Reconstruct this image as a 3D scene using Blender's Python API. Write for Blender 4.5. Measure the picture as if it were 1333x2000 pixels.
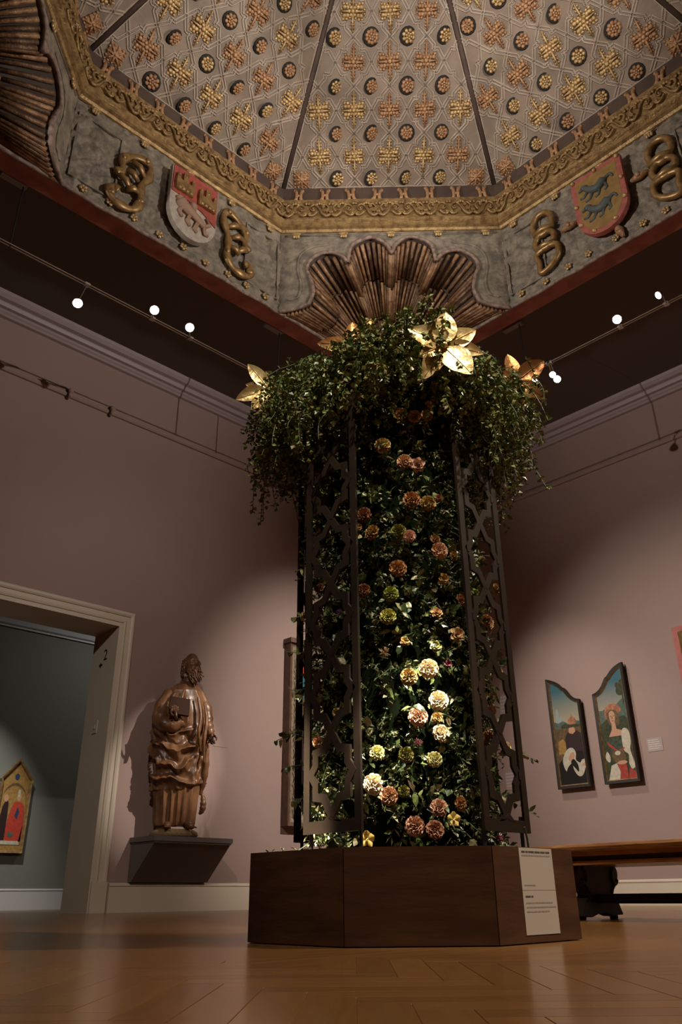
import bpy, bmesh, math, random
from math import sin, cos, pi, sqrt, radians, atan2, hypot
from mathutils import Vector, Matrix, noise

for o in list(bpy.data.objects):
    bpy.data.objects.remove(o)
SC = bpy.context.scene
COL = SC.collection
random.seed(7)

# ------------------------------------------------------------------ camera
HC = 0.125
PITCH, ROLL, YAW = 0.449047832, -0.0103152866, 0.796602137
fw = Vector((cos(YAW)*cos(PITCH), sin(YAW)*cos(PITCH), sin(PITCH)))
rt = Vector((sin(YAW), -cos(YAW), 0))
up = rt.cross(fw)
r2 = rt*cos(ROLL) + up*sin(ROLL)
u2 = up*cos(ROLL) - rt*sin(ROLL)
cam_d = bpy.data.cameras.new('camera')
cam_d.sensor_fit = 'VERTICAL'; cam_d.sensor_height = 36; cam_d.sensor_width = 24
cam_d.lens = 28.0; cam_d.clip_start = 0.02; cam_d.clip_end = 100
cam = bpy.data.objects.new('camera', cam_d)
M = Matrix.Identity(4)
for i in range(3):
    M[i][0] = r2[i]; M[i][1] = u2[i]; M[i][2] = -fw[i]
M[2][3] = HC
cam.matrix_world = M
COL.objects.link(cam)
SC.camera = cam

# ------------------------------------------------------------------ world, exposure
w = bpy.data.worlds.new('world'); SC.world = w; w.use_nodes = True
w.node_tree.nodes['Background'].inputs[0].default_value = (1.0, 0.78, 0.6, 1)
w.node_tree.nodes['Background'].inputs[1].default_value = 0.03
SC.view_settings.view_transform = 'Standard'
SC.view_settings.look = 'None'
SC.view_settings.exposure = 0.0
SC.view_settings.gamma = 1.0
SC.view_settings.use_curve_mapping = False

# ------------------------------------------------------------------ main dimensions (metres)
WY, WX = 7.525, 9.0            # inner faces of the two far walls
BX, BY = -2.7, -2.76           # the two walls behind the camera
CEIL = 6.1
XC, YC, AP, ZD = 3.1478, 2.3838, 3.1285, 6.0   # carved dome: centre, apothem, foot
K8 = math.tan(pi/8)
FX, FY = 2.172, 1.924          # centre of the flower column
TRK_Y, TRK_X, TRK_Z = 5.84, 6.64, 5.35         # the two cable tracks

WARM = (1.0, 0.83, 0.64); NEUT = (1.0, 0.92, 0.82); COOL = (1.0, 0.98, 0.9)
def spot(name, loc, tgt, watts, size, blend=0.5, col=WARM, rad=0.04):
    d = bpy.data.lights.new(name, 'SPOT'); d.energy = watts; d.color = col
    d.spot_size = radians(size); d.spot_blend = blend; d.shadow_soft_size = rad
    o = bpy.data.objects.new(name, d); COL.objects.link(o)
    o.location = loc
    o.rotation_euler = (Vector(tgt) - Vector(loc)).to_track_quat('-Z', 'Y').to_euler()
    return o
def area(name, loc, tgt, watts, size, col=WARM):
    d = bpy.data.lights.new(name, 'AREA'); d.energy = watts; d.color = col; d.size = size
    o = bpy.data.objects.new(name, d); COL.objects.link(o); o.location = loc
    o.rotation_euler = (Vector(tgt) - Vector(loc)).to_track_quat('-Z', 'Y').to_euler()
    return o
# lamps along the cable tracks in view, with wall washers added where no fixture hangs
spot('lamp_wall', (6.6, 1.2, 5.3), (7.0, 7.5, 1.9), 2200, 38, 1.0, NEUT)
spot('lamp_statue', (6.44, 2.17, 5.25), (4.85, 7.25, 1.5), 1700, 13, 0.7, NEUT)
spot('lamp_picture', (1.6, 5.7, 5.3), (8.98, 3.2, 1.2), 2000, 46, 1.0, NEUT)
spot('lamp_picture', (6.4, 5.7, 5.2), (8.98, 5.0, 1.3), 360, 46, 1.0, NEUT)
# unseen lamps added at supposed track positions behind and beside the camera (out of the frame)
spot('lamp_wall', (-0.3, 1.0, 5.3), (5.2, 7.5, 1.2), 650, 48, 1.0, NEUT)
spot('lamp_column', (0.5, -0.85, 5.3), (1.93, 1.66, 0.69), 2300, 6.0, 0.8, (1, .92, .78), 0.02)
spot('lamp_column', (0.7, -0.85, 5.3), (1.985, 1.64, 0.74), 9000, 2.7, 0.9, (1, .93, .8), 0.02)
spot('lamp_column', (0.3, -0.85, 5.3), (1.85, 1.79, 0.45), 8000, 1.9, 0.9, (1, .93, .8), 0.02)
spot('lamp_column', (-0.3, 1.8, 5.3), (1.8, 1.8, 0.75), 300, 12, 0.9, (1, .9, .74), 0.02)
spot('lamp_column', (3.6, -0.85, 5.3), (2.3, 1.6, 1.0), 300, 12, 0.9, (1, .9, .74), 0.02)
spot('lamp_column', (0.9, -0.85, 5.3), (1.97, 1.64, 1.40), 280, 9, 0.9, (1, .85, .66), 0.02)
spot('lamp_screen', (-0.3, 3.3, 5.3), (1.78, 2.03, 0.42), 20000, 3.2, 1.0, (1, .88, .68), 0.02)  # narrow unseen beam added to light the left screen's outer stile
spot('lamp_canopy', (-0.3, -0.6, 5.3), (2.0, 1.75, 2.1), 950, 20, 0.9, (1, .9, .7), 0.03)
spot('lamp_dome', (5.7, -0.85, 5.45), (2.9, 5.5, 6.8), 900, 70, 1.0, NEUT)
spot('lamp_dome', (-0.25, 5.0, 5.45), (6.3, 2.2, 6.8), 900, 70, 1.0, NEUT)
spot('lamp_dome', (2.0, -0.5, 5.45), (3.9, 3.2, 9.0), 1100, 74, 1.0, NEUT)  # unseen uplight added within the opening, off any track
spot('fill_plinth', (3.6, -0.85, 5.3), (2.2, 1.42, 0.12), 210, 10, 0.8, WARM)  # unseen spot added to brighten the plinth's right face
spot('fill_room', (-0.3, -0.9, 5.3), (1.0, 0.1, 0.0), 300, 80, 1.0, WARM)  # unseen wide fill added to lift the room by floor bounce
spot('fill_room', (4.6, -0.85, 5.3), (4.2, 0.3, 0.0), 1050, 100, 1.0, WARM)  # second added fill, wide over the floor on the right
# the green room next door
spot('light_green_room', (3.2, 9.2, 4.0), (4.2, 11.0, 1.0), 620, 34, 1.0, COOL)
spot('light_green_room', (6.6, 9.3, 4.2), (4.5, 11.0, 1.6), 75, 110, 1.0, COOL)  # unseen fill added to lift the far wall

# ------------------------------------------------------------------ materials
def mat(name, col, rough=0.6, metal=0.0, col2=None, scale=8.0, bump=0.0, bscale=None, stretch=None,
        island=None, objrand=0.0, spec=0.5, sub=0.0, detail=4.0, lo=0.35, hi=0.65):
    m = bpy.data.materials.new(name); m.use_nodes = True
    nt = m.node_tree; b = nt.nodes['Principled BSDF']; L = nt.links.new
    b.inputs['Base Color'].default_value = (*col, 1)
    b.inputs['Roughness'].default_value = rough
    b.inputs['Metallic'].default_value = metal
    b.inputs['Specular IOR Level'].default_value = spec
    tc = nt.nodes.new('ShaderNodeTexCoord'); mp = nt.nodes.new('ShaderNodeMapping')
    L(tc.outputs['Object'], mp.inputs[0])
    if stretch: mp.inputs['Scale'].default_value = stretch
    src = None
    if col2 is not None:
        n = nt.nodes.new('ShaderNodeTexNoise'); n.inputs['Scale'].default_value = scale
        n.inputs['Detail'].default_value = detail
        L(mp.outputs[0], n.inputs['Vector'])
        mr = nt.nodes.new('ShaderNodeMapRange'); mr.inputs[1].default_value = lo; mr.inputs[2].default_value = hi
        L(n.outputs['Fac'], mr.inputs[0])
        mx = nt.nodes.new('ShaderNodeMix'); mx.data_type = 'RGBA'
        mx.inputs[6].default_value = (*col, 1); mx.inputs[7].default_value = (*col2, 1)
        L(mr.outputs[0], mx.inputs[0]); src = mx.outputs[2]
    if island:
        g = nt.nodes.new('ShaderNodeNewGeometry'); r = nt.nodes.new('ShaderNodeValToRGB')
        els = r.color_ramp.elements
        for i, c in enumerate(island):
            p = i/(len(island)-1)
            if i == 0: e = els[0]
            elif i == len(island)-1: e = els[-1]
            else: e = els.new(p)
            e.position = p; e.color = (*c, 1)
        L(g.outputs['Random Per Island'], r.inputs[0]); src = r.outputs[0]
    if objrand:
        oi = nt.nodes.new('ShaderNodeObjectInfo')
        hs = nt.nodes.new('ShaderNodeHueSaturation')
        mr = nt.nodes.new('ShaderNodeMapRange')
        mr.inputs[3].default_value = 1-objrand; mr.inputs[4].default_value = 1+objrand
        L(oi.outputs['Random'], mr.inputs[0]); L(mr.outputs[0], hs.inputs['Value'])
        if src: L(src, hs.inputs['Color'])
        else: hs.inputs['Color'].default_value = (*col, 1)
        src = hs.outputs[0]
    if src: L(src, b.inputs['Base Color'])
    if sub:
        b.inputs['Subsurface Weight'].default_value = sub
        b.inputs['Subsurface Radius'].default_value = (0.01, 0.006, 0.003)
    if bump:
        n2 = nt.nodes.new('ShaderNodeTexNoise'); n2.inputs['Scale'].default_value = bscale or scale*3
        n2.inputs['Detail'].default_value = 6
        L(mp.outputs[0], n2.inputs['Vector'])
        bp = nt.nodes.new('ShaderNodeBump'); bp.inputs['Strength'].default_value = bump
        bp.inputs['Distance'].default_value = 0.02
        L(n2.outputs['Fac'], bp.inputs['Height']); L(bp.outputs[0], b.inputs['Normal'])
    return m
def emit(name, col, s):
    m = bpy.data.materials.new(name); m.use_nodes = True
    b = m.node_tree.nodes['Principled BSDF']
    b.inputs['Emission Color'].default_value = (*col, 1); b.inputs['Emission Strength'].default_value = s
    return m
M_ = {}
M_['wall'] = mat('mauve_paint', (.30,.203,.174), .75, col2=(.285,.190,.162), scale=1.2, bump=.05, bscale=60)
M_['crown'] = mat('mauve_trim_paint', (.31,.235,.245), .5)
M_['dark_ceiling'] = mat('dark_ceiling_paint', (.12,.095,.085), .9)
M_['cream'] = mat('cream_paint', (.55,.46,.36), .45, col2=(.52,.43,.33), scale=2)
M_['green_wall'] = mat('green_grey_paint', (.145,.145,.122), .8)
M_['green_trim'] = mat('pale_grey_paint', (.42,.42,.42), .5)
M_['floor'] = mat('oak_parquet', (.265,.13,.042), .22, col2=(.20,.092,.028), spec=.42, scale=3.0, stretch=(1,9,1), bump=.012, bscale=14)
M_['plank'] = mat('oak_plank', (.265,.13,.042), .21, col2=(.22,.104,.033), spec=.42, scale=5, stretch=(1.2,22,1), objrand=.13, bump=.01, bscale=22)
M_['plinth'] = mat('plinth_wood', (.10,.046,.023), .42, col2=(.055,.026,.013), scale=4, stretch=(1,1,5), bump=.08, bscale=14)
M_['bench_top'] = mat('bench_walnut', (.48,.24,.10), .3, col2=(.28,.125,.05), scale=6, stretch=(9,1,6))
M_['bench_dark'] = mat('bench_dark_wood', (.028,.017,.013), .5)
M_['screen'] = mat('dark_bronze_metal', (.034,.022,.014), .42, .3, col2=(.024,.016,.011), scale=9)
M_['gold'] = mat('gilt', (.62,.44,.215), .42, .5, col2=(.36,.205,.09), scale=22, bump=.5, bscale=70, lo=.42, hi=.72)
M_['cornice'] = mat('cornice_gilt', (.40,.265,.115), .42, .5, col2=(.19,.105,.045), scale=14, bump=.5, bscale=50, lo=.4, hi=.7)
M_['gilt_red'] = mat('worn_gilt', (.52,.31,.165), .5, .3, col2=(.33,.165,.08), scale=26, bump=.5, bscale=80)
M_['gold_leaf'] = mat('gold_leaf', (.86,.66,.33), .34, .55, col2=(.66,.44,.17), scale=14, bump=.25, bscale=30)
M_['bronze_leaf'] = mat('bronze_leaf', (.50,.24,.08), .35, .6, col2=(.36,.15,.05), scale=14, bump=.25, bscale=30)
M_['dome_wood'] = mat('dome_wood', (.255,.19,.14), .62, col2=(.165,.12,.088), scale=3.2, bump=.25, bscale=24)
M_['strap'] = mat('strap_wood', (.44,.36,.29), .5, col2=(.29,.225,.175), scale=6)
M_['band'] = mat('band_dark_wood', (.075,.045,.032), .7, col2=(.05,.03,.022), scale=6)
M_['frieze'] = mat('aged_polychrome', (.29,.24,.185), .55, col2=(.135,.115,.09), scale=11, bump=.8, bscale=22, detail=8)
M_['frieze_lip'] = mat('chalky_lip', (.34,.25,.20), .7, col2=(.15,.09,.07), scale=20)
M_['redwood'] = mat('red_painted_wood', (.46,.15,.10), .55, col2=(.30,.09,.06), scale=5, stretch=(1,1,4))
M_['teal'] = mat('teal_paint', (.035,.055,.055), .7)
M_['rodwood'] = mat('gilt_rod', (.34,.195,.10), .45, .2, col2=(.15,.07,.035), scale=16, objrand=.5, bump=.4, bscale=50)
M_['dark'] = mat('near_black', (.012,.009,.007), .8)  # near-black ground of the round rosettes and the plinth carcass
M_['sh_red'] = mat('shield_red', (.42,.085,.06), .6, col2=(.30,.06,.045), scale=18)
M_['sh_white'] = mat('shield_white', (.50,.44,.38), .65, col2=(.38,.31,.26), scale=18)
M_['sh_ochre'] = mat('shield_ochre', (.33,.20,.06), .6, col2=(.24,.14,.045), scale=14)
M_['sh_pink'] = mat('shield_pink', (.44,.13,.10), .6, col2=(.33,.09,.07), scale=14)
M_['sh_blue'] = mat('wolf_grey_blue', (.085,.10,.10), .6)
M_['lion'] = mat('lion_tan', (.33,.20,.13), .6)
M_['statue'] = mat('carved_walnut', (.22,.098,.040), .36, col2=(.085,.034,.014), scale=7, stretch=(1,1,.5), bump=.12, bscale=30)
M_['statue_dark'] = mat('carved_walnut_dark', (.035,.014,.007), .7, spec=.15)
M_['statue_base'] = mat('carved_base', (.20,.12,.05), .7, bump=.6, bscale=40)
M_['bracket'] = mat('taupe_paint', (.13,.105,.09), .7)
M_['frame_dark'] = mat('frame_black', (.02,.014,.011), .5, spec=.2)
M_['frame_gold'] = mat('frame_gilt', (.42,.27,.11), .42, .55, col2=(.25,.14,.06), scale=18)
M_['frame_brown'] = mat('frame_brown', (.12,.06,.035), .5, col2=(.07,.035,.02), scale=10)
M_['carved'] = mat('carved_pale_gilt', (.30,.235,.165), .55, .15, col2=(.17,.12,.08), scale=30, bump=.5, bscale=60)
M_['white_card'] = mat('white_card', (.52,.48,.43), .7)
M_['wall_card'] = mat('mauve_card', (.33,.255,.24), .7)
M_['ink'] = mat('printed_ink', (.09,.08,.075), .7)
M_['ink_grey'] = mat('printed_grey_ink', (.30,.275,.25), .7)
M_['ink_white'] = mat('printed_white_ink', (.55,.49,.45), .7)
M_['black'] = mat('black_paint', (.01,.01,.01), .5)
M_['chrome'] = mat('brushed_steel', (.55,.52,.5), .3, .9)
M_['white_box'] = mat('white_enamel', (.30,.26,.25), .5)
M_['lamp'] = emit('lamp_disc', (1.0,.92,.85), 30.0)
M_['stem'] = mat('stem_green', (.05,.075,.02), .6)
M_['core_shade'] = mat('leaf_gap_shade', (.006,.009,.004), 1.0, spec=0.0)  # near-black colour standing for the shade deep between leaves
M_['vine'] = mat('vine_leaf', (.1,.15,.03), .38, island=[(.03,.06,.014),(.10,.15,.035),(.24,.27,.07),(.05,.09,.02),(.36,.34,.12),(.15,.20,.05),(.20,.13,.045),(.04,.07,.02)])
M_['leaf'] = mat('column_leaf', (.1,.15,.03), .36, island=[(.012,.026,.008),(.04,.07,.018),(.13,.17,.04),(.022,.045,.014),(.30,.30,.10),(.07,.10,.03),(.016,.03,.01),(.46,.42,.22),(.05,.07,.02),(.10,.07,.03),(.02,.04,.012)])

# ------------------------------------------------------------------ mesh helpers
ORG = {}
def V3(p): return Vector(p)
class MB:
    def __init__(s): s.v = []; s.f = []; s.m = []
    def add(s, vs, fs, mi=0):
        n = len(s.v); s.v.extend([tuple(p) for p in vs])
        s.f.extend([tuple(i+n for i in f) for f in fs]); s.m.extend([mi]*len(fs)); return s
    def box(s, c, size, rz=0, mi=0, R=None):
        hx, hy, hz = (a/2 for a in size); P = []
        for x, y, z in ((-1,-1,-1),(1,-1,-1),(1,1,-1),(-1,1,-1),(-1,-1,1),(1,-1,1),(1,1,1),(-1,1,1)):
            p = Vector((x*hx, y*hy, z*hz))
            if R is not None: p = R @ p
            elif rz: p = Vector((p.x*cos(rz)-p.y*sin(rz), p.x*sin(rz)+p.y*cos(rz), p.z))
            P.append(p + Vector(c))
        return s.add(P, [(0,3,2,1),(4,5,6,7),(0,1,5,4),(1,2,6,5),(2,3,7,6),(3,0,4,7)], mi)
    def bx(s, x0, x1, y0, y1, z0, z1, mi=0):
        return s.box(((x0+x1)/2,(y0+y1)/2,(z0+z1)/2), (abs(x1-x0),abs(y1-y0),abs(z1-z0)), 0, mi)
    def prism(s, poly, O, U, V, d0, d1, mi=0, mi_side=None):
        """poly in the plane O + a*U + b*V, extruded along N = U x V from d0 to d1"""
        O = Vector(O); U = Vector(U); V = Vector(V); N = U.cross(V); n = len(poly)
        A = [O+U*a+V*b+N*d0 for a, b in poly]; B = [O+U*a+V*b+N*d1 for a, b in poly]
        ar = sum(poly[i][0]*poly[(i+1)%n][1]-poly[(i+1)%n][0]*poly[i][1] for i in range(n))
        fs = [tuple(range(n, 2*n)), tuple(range(n-1, -1, -1))]
        if ar < 0: fs = [tuple(reversed(f)) for f in fs]
        s.add(A+B, fs, mi)
        k = len(s.v)-2*n
        for i in range(n):
            j = (i+1) % n
            f = (k+i, k+j, k+n+j, k+n+i)
            s.f.append(f if ar > 0 else tuple(reversed(f))); s.m.append(mi if mi_side is None else mi_side)
        return s
    def tube(s, path, r, n=8, mi=0, closed=False, cap=True, flat=1.0, upv=None):
        P = [Vector(p) for p in path]; N = len(P); rings = []
        prev = None
        for i, p in enumerate(P):
            if closed: t = P[(i+1) % N]-P[i-1]
            else: t = P[min(i+1, N-1)]-P[max(i-1, 0)]
            if t.length < 1e-9: t = Vector((0,0,1))
            t.normalize()
            if upv is not None: a = Vector(upv) - t*t.dot(Vector(upv))
            elif prev is None:
                a = Vector((0,0,1)) if abs(t.z) < .9 else Vector((1,0,0)); a = a - t*t.dot(a)
            else: a = prev - t*t.dot(prev)
            if a.length < 1e-6: a = t.orthogonal()
            a.normalize(); prev = a; b = t.cross(a)
            rr = r[i] if isinstance(r, (list, tuple)) else r
            rings.append([p + a*(rr*flat*cos(2*pi*k/n)) + b*(rr*sin(2*pi*k/n)) for k in range(n)])
        vs = [q for ring in rings for q in ring]; fs = []
        for i in range(N if closed else N-1):
            j = (i+1) % N
            for k in range(n):
                l = (k+1) % n
                fs.append((i*n+k, i*n+l, j*n+l, j*n+k))
        if cap and not closed:
            fs.append(tuple(range(n-1, -1, -1))); fs.append(tuple((N-1)*n+k for k in range(n)))
        return s.add(vs, fs, mi)
    def lathe(s, prof, c=(0,0,0), n=16, mi=0, R=None):
        """prof: list of (radius, height) about local z"""
        vs = []; fs = []
        for r, h in prof:
            for k in range(n):
                p = Vector((r*cos(2*pi*k/n), r*sin(2*pi*k/n), h))
                if R is not None: p = R @ p
                vs.append(p + Vector(c))
        for i in range(len(prof)-1):
            for k in range(n):
                l = (k+1) % n
                fs.append((i*n+k, i*n+l, (i+1)*n+l, (i+1)*n+k))
        fs.append(tuple(range(n-1, -1, -1))); fs.append(tuple((len(prof)-1)*n+k for k in range(n)))
        return s.add(vs, fs, mi)
    def ball(s, c, r, nu=10, nv=6, mi=0, sc=(1,1,1), R=None):
        vs = []; fs = []
        for j in range(1, nv):
            a = pi*j/nv
            for k in range(nu):
                p = Vector((sc[0]*r*sin(a)*cos(2*pi*k/nu), sc[1]*r*sin(a)*sin(2*pi*k/nu), sc[2]*r*cos(a)))
                if R is not None: p = R @ p
                vs.append(p+Vector(c))
        t = Vector((0,0,sc[2]*r)); b = -t
        if R is not None: t = R @ t; b = R @ b
        vs.append(t+Vector(c)); vs.append(b+Vector(c))
        for j in range(nv-2):
            for k in range(nu):
                l = (k+1) % nu
                fs.append((j*nu+k, (j+1)*nu+k, (j+1)*nu+l, j*nu+l))
        T = (nv-1)*nu
        for k in range(nu):
            l = (k+1) % nu
            fs.append((T, k, l)); fs.append((T+1, (nv-2)*nu+l, (nv-2)*nu+k))
        return s.add(vs, fs, mi)
    def mesh(s, name, mats, smooth=False, org=(0,0,0)):
        me = bpy.data.meshes.new(name)
        o = org
        me.from_pydata([(p[0]-o[0], p[1]-o[1], p[2]-o[2]) for p in s.v], [], s.f)
        mats = mats if isinstance(mats, (list, tuple)) else [mats]
        for m in mats: me.materials.append(m)
        if len(mats) > 1: me.polygons.foreach_set('material_index', s.m)
        if smooth: me.polygons.foreach_set('use_smooth', [True]*len(s.f))
        me.update(); return me
    def build(s, name, mats, parent=None, smooth=False, org=None, local=False):
        """top-level: origin at org; child: vertices in world space unless local"""
        if org is None: org = (0,0,0)
        if parent is not None and not local: org = ORG.get(parent.name, (0,0,0))
        o = bpy.data.objects.new(name, s.mesh(name, mats, smooth, org))
        COL.objects.link(o)
        if parent is not None:
            o.parent = parent
            if not local: ORG[o.name] = ORG.get(parent.name, (0,0,0))
        else:
            o.location = org; ORG[o.name] = tuple(org)
        return o
def inst(name, me, parent=None, loc=(0,0,0), rot=(0,0,0), scale=None):
    o = bpy.data.objects.new(name, me); COL.objects.link(o)
    o.location = loc; o.rotation_euler = rot
    if scale is not None: o.scale = (scale,)*3 if not isinstance(scale, tuple) else scale
    if parent is not None: o.parent = parent
    return o
def thing(name, label, cat, loc=(0,0,0), rz=0, group=None):
    o = bpy.data.objects.new(name, None); COL.objects.link(o)
    o.empty_display_size = .1
    o.location = loc; o.rotation_euler = (0,0,rz); ORG[o.name] = tuple(loc)
    return tag(o, label, cat, group)
def tag(o, label, cat, group=None):
    o['label'] = label; o['category'] = cat
    if group: o['group'] = group
    return o
def struct(o): o['kind'] = 'structure'; return o
def stuff(o): o['kind'] = 'stuff'; return o
def arc(cx, cy, r, a0, a1, n, ry=None):
    ry = r if ry is None else ry
    return [(cx+r*cos(a0+(a1-a0)*i/n), cy+ry*sin(a0+(a1-a0)*i/n)) for i in range(n+1)]
def ell(cx, cy, rx, ry=None, n=20): return arc(cx, cy, rx, 0, 2*pi*(n-1)/n, n-1, ry if ry else rx)
def inset(poly, d):
    n = len(poly); out = []
    ar = sum(poly[i][0]*poly[(i+1)%n][1]-poly[(i+1)%n][0]*poly[i][1] for i in range(n))
    sg = 1 if ar > 0 else -1
    for i in range(n):
        p0, p1, p2 = (Vector(poly[i-1]), Vector(poly[i]), Vector(poly[(i+1) % n]))
        a = (p1-p0).normalized(); b = (p2-p1).normalized()
        na = Vector((-a.y, a.x))*sg; nb = Vector((-b.y, b.x))*sg
        m = na+nb
        if m.length < 1e-6: m = na
        m.normalize(); k = d/max(.35, m.dot(na))
        out.append((p1.x+m.x*k, p1.y+m.y*k))
    return out
def smooth_line(pts, n=6, closed=False):
    """Catmull-Rom through the points"""
    P = [Vector(p) for p in pts]; N = len(P); out = []
    for i in range(N if closed else N-1):
        if closed: a, b, c, d = P[i-1], P[i], P[(i+1)%N], P[(i+2)%N]
        else: a, b, c, d = P[max(i-1,0)], P[i], P[i+1], P[min(i+2,N-1)]
        for k in range(n):
            t = k/n
            out.append(.5*((2*b)+(c-a)*t+(2*a-5*b+4*c-d)*t*t+(3*b-a-3*c+d)*t**3))
    if not closed: out.append(P[-1])
    return [tuple(p) for p in out]

# ================================================================== THE ROOM
DOOR0, DOOR1, DOORH, DEEP = 1.7, 4.03, 2.752, 8.03
b = MB(); b.bx(BX-.3, 9.3, BY-.3, 11.3, -.2, 0); floor = struct(b.build('floor', M_['floor']))
# herringbone oak blocks, laid one by one where the floor is near enough to tell them apart
PL, PW = .42, .07
e1 = Vector((1, 1, 0))/sqrt(2); e2 = Vector((1, -1, 0))/sqrt(2)
def plank_mesh(L, W):
    q = MB(); g = .0003; c = .0007; h = .0012
    B = [(g,g,0),(L-g,g,0),(L-g,W-g,0),(g,W-g,0)]
    T = [(g+c,g+c,h),(L-g-c,g+c,h),(L-g-c,W-g-c,h),(g+c,W-g-c,h)]
    q.add(B+T, [(4,5,6,7),(0,1,5,4),(1,2,6,5),(2,3,7,6),(3,0,4,7)])
    return q.mesh('plank', M_['plank'])
pm = plank_mesh(PL, PW)
fwd2 = Vector((cos(YAW), sin(YAW), 0)); lft2 = Vector((-sin(YAW), cos(YAW), 0))
ang1 = atan2(e1.y, e1.x)
cnt = 0
for i in range(-60, 60):
    for j in range(-12, 12):
        a0 = i*PW + j*PL; b0 = i*PW - j*PL      # coordinates along e1 and along the left normal of e1
        nrm = Vector((-e1.y, e1.x, 0))
        for kind in (0, 1):
            if kind == 0: ca, cb = a0+PL/2, b0+PW/2
            else: ca, cb = a0+PW/2, b0+PW+PL/2
            p = e1*ca + nrm*cb
            d = p.dot(fwd2); l = p.dot(lft2)
            if not (.82 < d < 1.95 and abs(l) < .13+.46*d): continue
            if max(abs(p.x-FX), abs(p.y-FY), (abs(p.x-FX)+abs(p.y-FY))/sqrt(2)) < .52: continue
            if cnt >= 295: continue
            base = e1*a0 + nrm*b0
            if kind == 0: inst('plank', pm, floor, base, (0,0,ang1))
            else: inst('plank', pm, floor, base + e1*PW + nrm*PW, (0,0,ang1+pi/2))
            cnt += 1
# walls
b = MB()
b.bx(BX-.3, DOOR0, WY, DEEP, 0, CEIL+.3); b.bx(DOOR1, WX+.3, WY, DEEP, 0, CEIL+.3); b.bx(DOOR0, DOOR1, WY, DEEP, DOORH, CEIL+.3)
struct(b.build('wall_left', M_['wall']))
b = MB(); b.bx(WX, WX+.3, BY-.3, WY, 0, CEIL+.3); struct(b.build('wall_right', M_['wall']))
b = MB(); b.bx(BX-.3, WX, BY-.3, BY, 0, CEIL+.3); struct(b.build('wall_back', M_['wall']))
b = MB(); b.bx(BX-.3, BX, BY, WY, 0, CEIL+.3); struct(b.build('wall_near', M_['wall']))
# flat dark ceiling around the square opening of the carved dome
b = MB(); I = AP+.16
b.bx(BX, XC-I, BY, WY, CEIL, CEIL+.2); b.bx(XC+I, WX, BY, WY, CEIL, CEIL+.2)
b.bx(XC-I, XC+I, BY, YC-I, CEIL, CEIL+.2); b.bx(XC-I, XC+I, YC+I, WY, CEIL, CEIL+.2)
struct(b.build('ceiling', M_['dark_ceiling']))
# mouldings: a profile (distance from the wall, height) run along a wall
def run(name, prof, m, wall, a0, a1, n=1):
    q = MB(); P = []
    for a in (a0, a1):
        for d, z in prof:
            P.append((a, WY-d, z) if wall == 'y' else (WX-d, a, z) if wall == 'x' else (a, wall-d, z))
    k = len(prof)
    fs = [(i, (i+1) % k, k+(i+1) % k, k+i) for i in range(k)]
    fs += [tuple(range(k-1, -1, -1)), tuple(range(k, 2*k))]
    q.add(P, fs); bmn = q
    o = bmn.build(name, m)
    me = o.data; bm = bmesh.new(); bm.from_mesh(me); bmesh.ops.recalc_face_normals(bm, faces=bm.faces); bm.to_mesh(me); bm.free()
    return struct(o)
CROWN = [(0,5.86),(.035,5.87),(.035,5.90),(.05,5.915),(.05,5.945),(.085,5.955),(.10,5.99),(.10,6.005),(.14,6.02),(.17,6.06),(.175,6.1),(0,6.1)]
BASE = [(0,.255),(.012,.255),(.024,.245),(.026,.23),(.018,.222),(.018,.0),(0,0)]
RAIL = [(0,5.215),(.022,5.22),(.035,5.24),(.035,5.262),(.02,5.275),(0,5.28)]
run('trim_1', CROWN, M_['crown'], 'y', BX, WX); run('trim_2', CROWN, M_['crown'], 'x', BY, WY)
run('trim_3', RAIL, M_['wall'], 'y', BX, WX); run('trim_4', RAIL, M_['wall'], 'x', BY, WY)
run('baseboard_left', BASE, M_['cream'], 'y', 4.22, WX); run('baseboard_right', BASE, M_['cream'], 'x', BY, WY)
# door casing with its mouldings, plinth blocks and the deep painted reveal
CW = .158
dk = MB()
prof = [(0,.012),(.03,.012),(.034,.022),(.05,.026),(.066,.018),(.07,.014),(.105,.014),(.11,.026),(.128,.034),(.146,.034),(.158,.026),(.158,0)]
for i in range(len(prof)-1):
    (a, d), (a2, d2) = prof[i], prof[i+1]
    def P(s, t, dd): return [(DOOR1+s, WY-dd, .26 if t == 0 else DOORH+s), (DOOR0-s, WY-dd, .26 if t == 0 else DOORH+s)]
    dk.add([P(a,0,d)[0], P(a2,0,d2)[0], P(a2,1,d2)[0], P(a,1,d)[0]], [(0,1,2,3)])
    dk.add([P(a,0,d)[1], P(a2,0,d2)[1], P(a2,1,d2)[1], P(a,1,d)[1]], [(3,2,1,0)])
    dk.add([P(a,1,d)[0], P(a2,1,d2)[0], P(a2,1,d2)[1], P(a,1,d)[1]], [(0,1,2,3)])
dk.bx(DOOR1, DOOR1+.162, WY-.032, WY, 0, .262); dk.bx(DOOR0-.162, DOOR0, WY-.032, WY, 0, .262)
struct(dk.build('trim_5', M_['cream']))
b = MB()
b.bx(DOOR1-.012, DOOR1, WY-.012, DEEP, 0, DOORH); b.bx(DOOR0, DOOR0+.012, WY-.012, DEEP, 0, DOORH); b.bx(DOOR0+.012, DOOR1-.012, WY-.012, DEEP, DOORH-.012, DOORH)
struct(b.build('door_1', M_['cream']))
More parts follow.
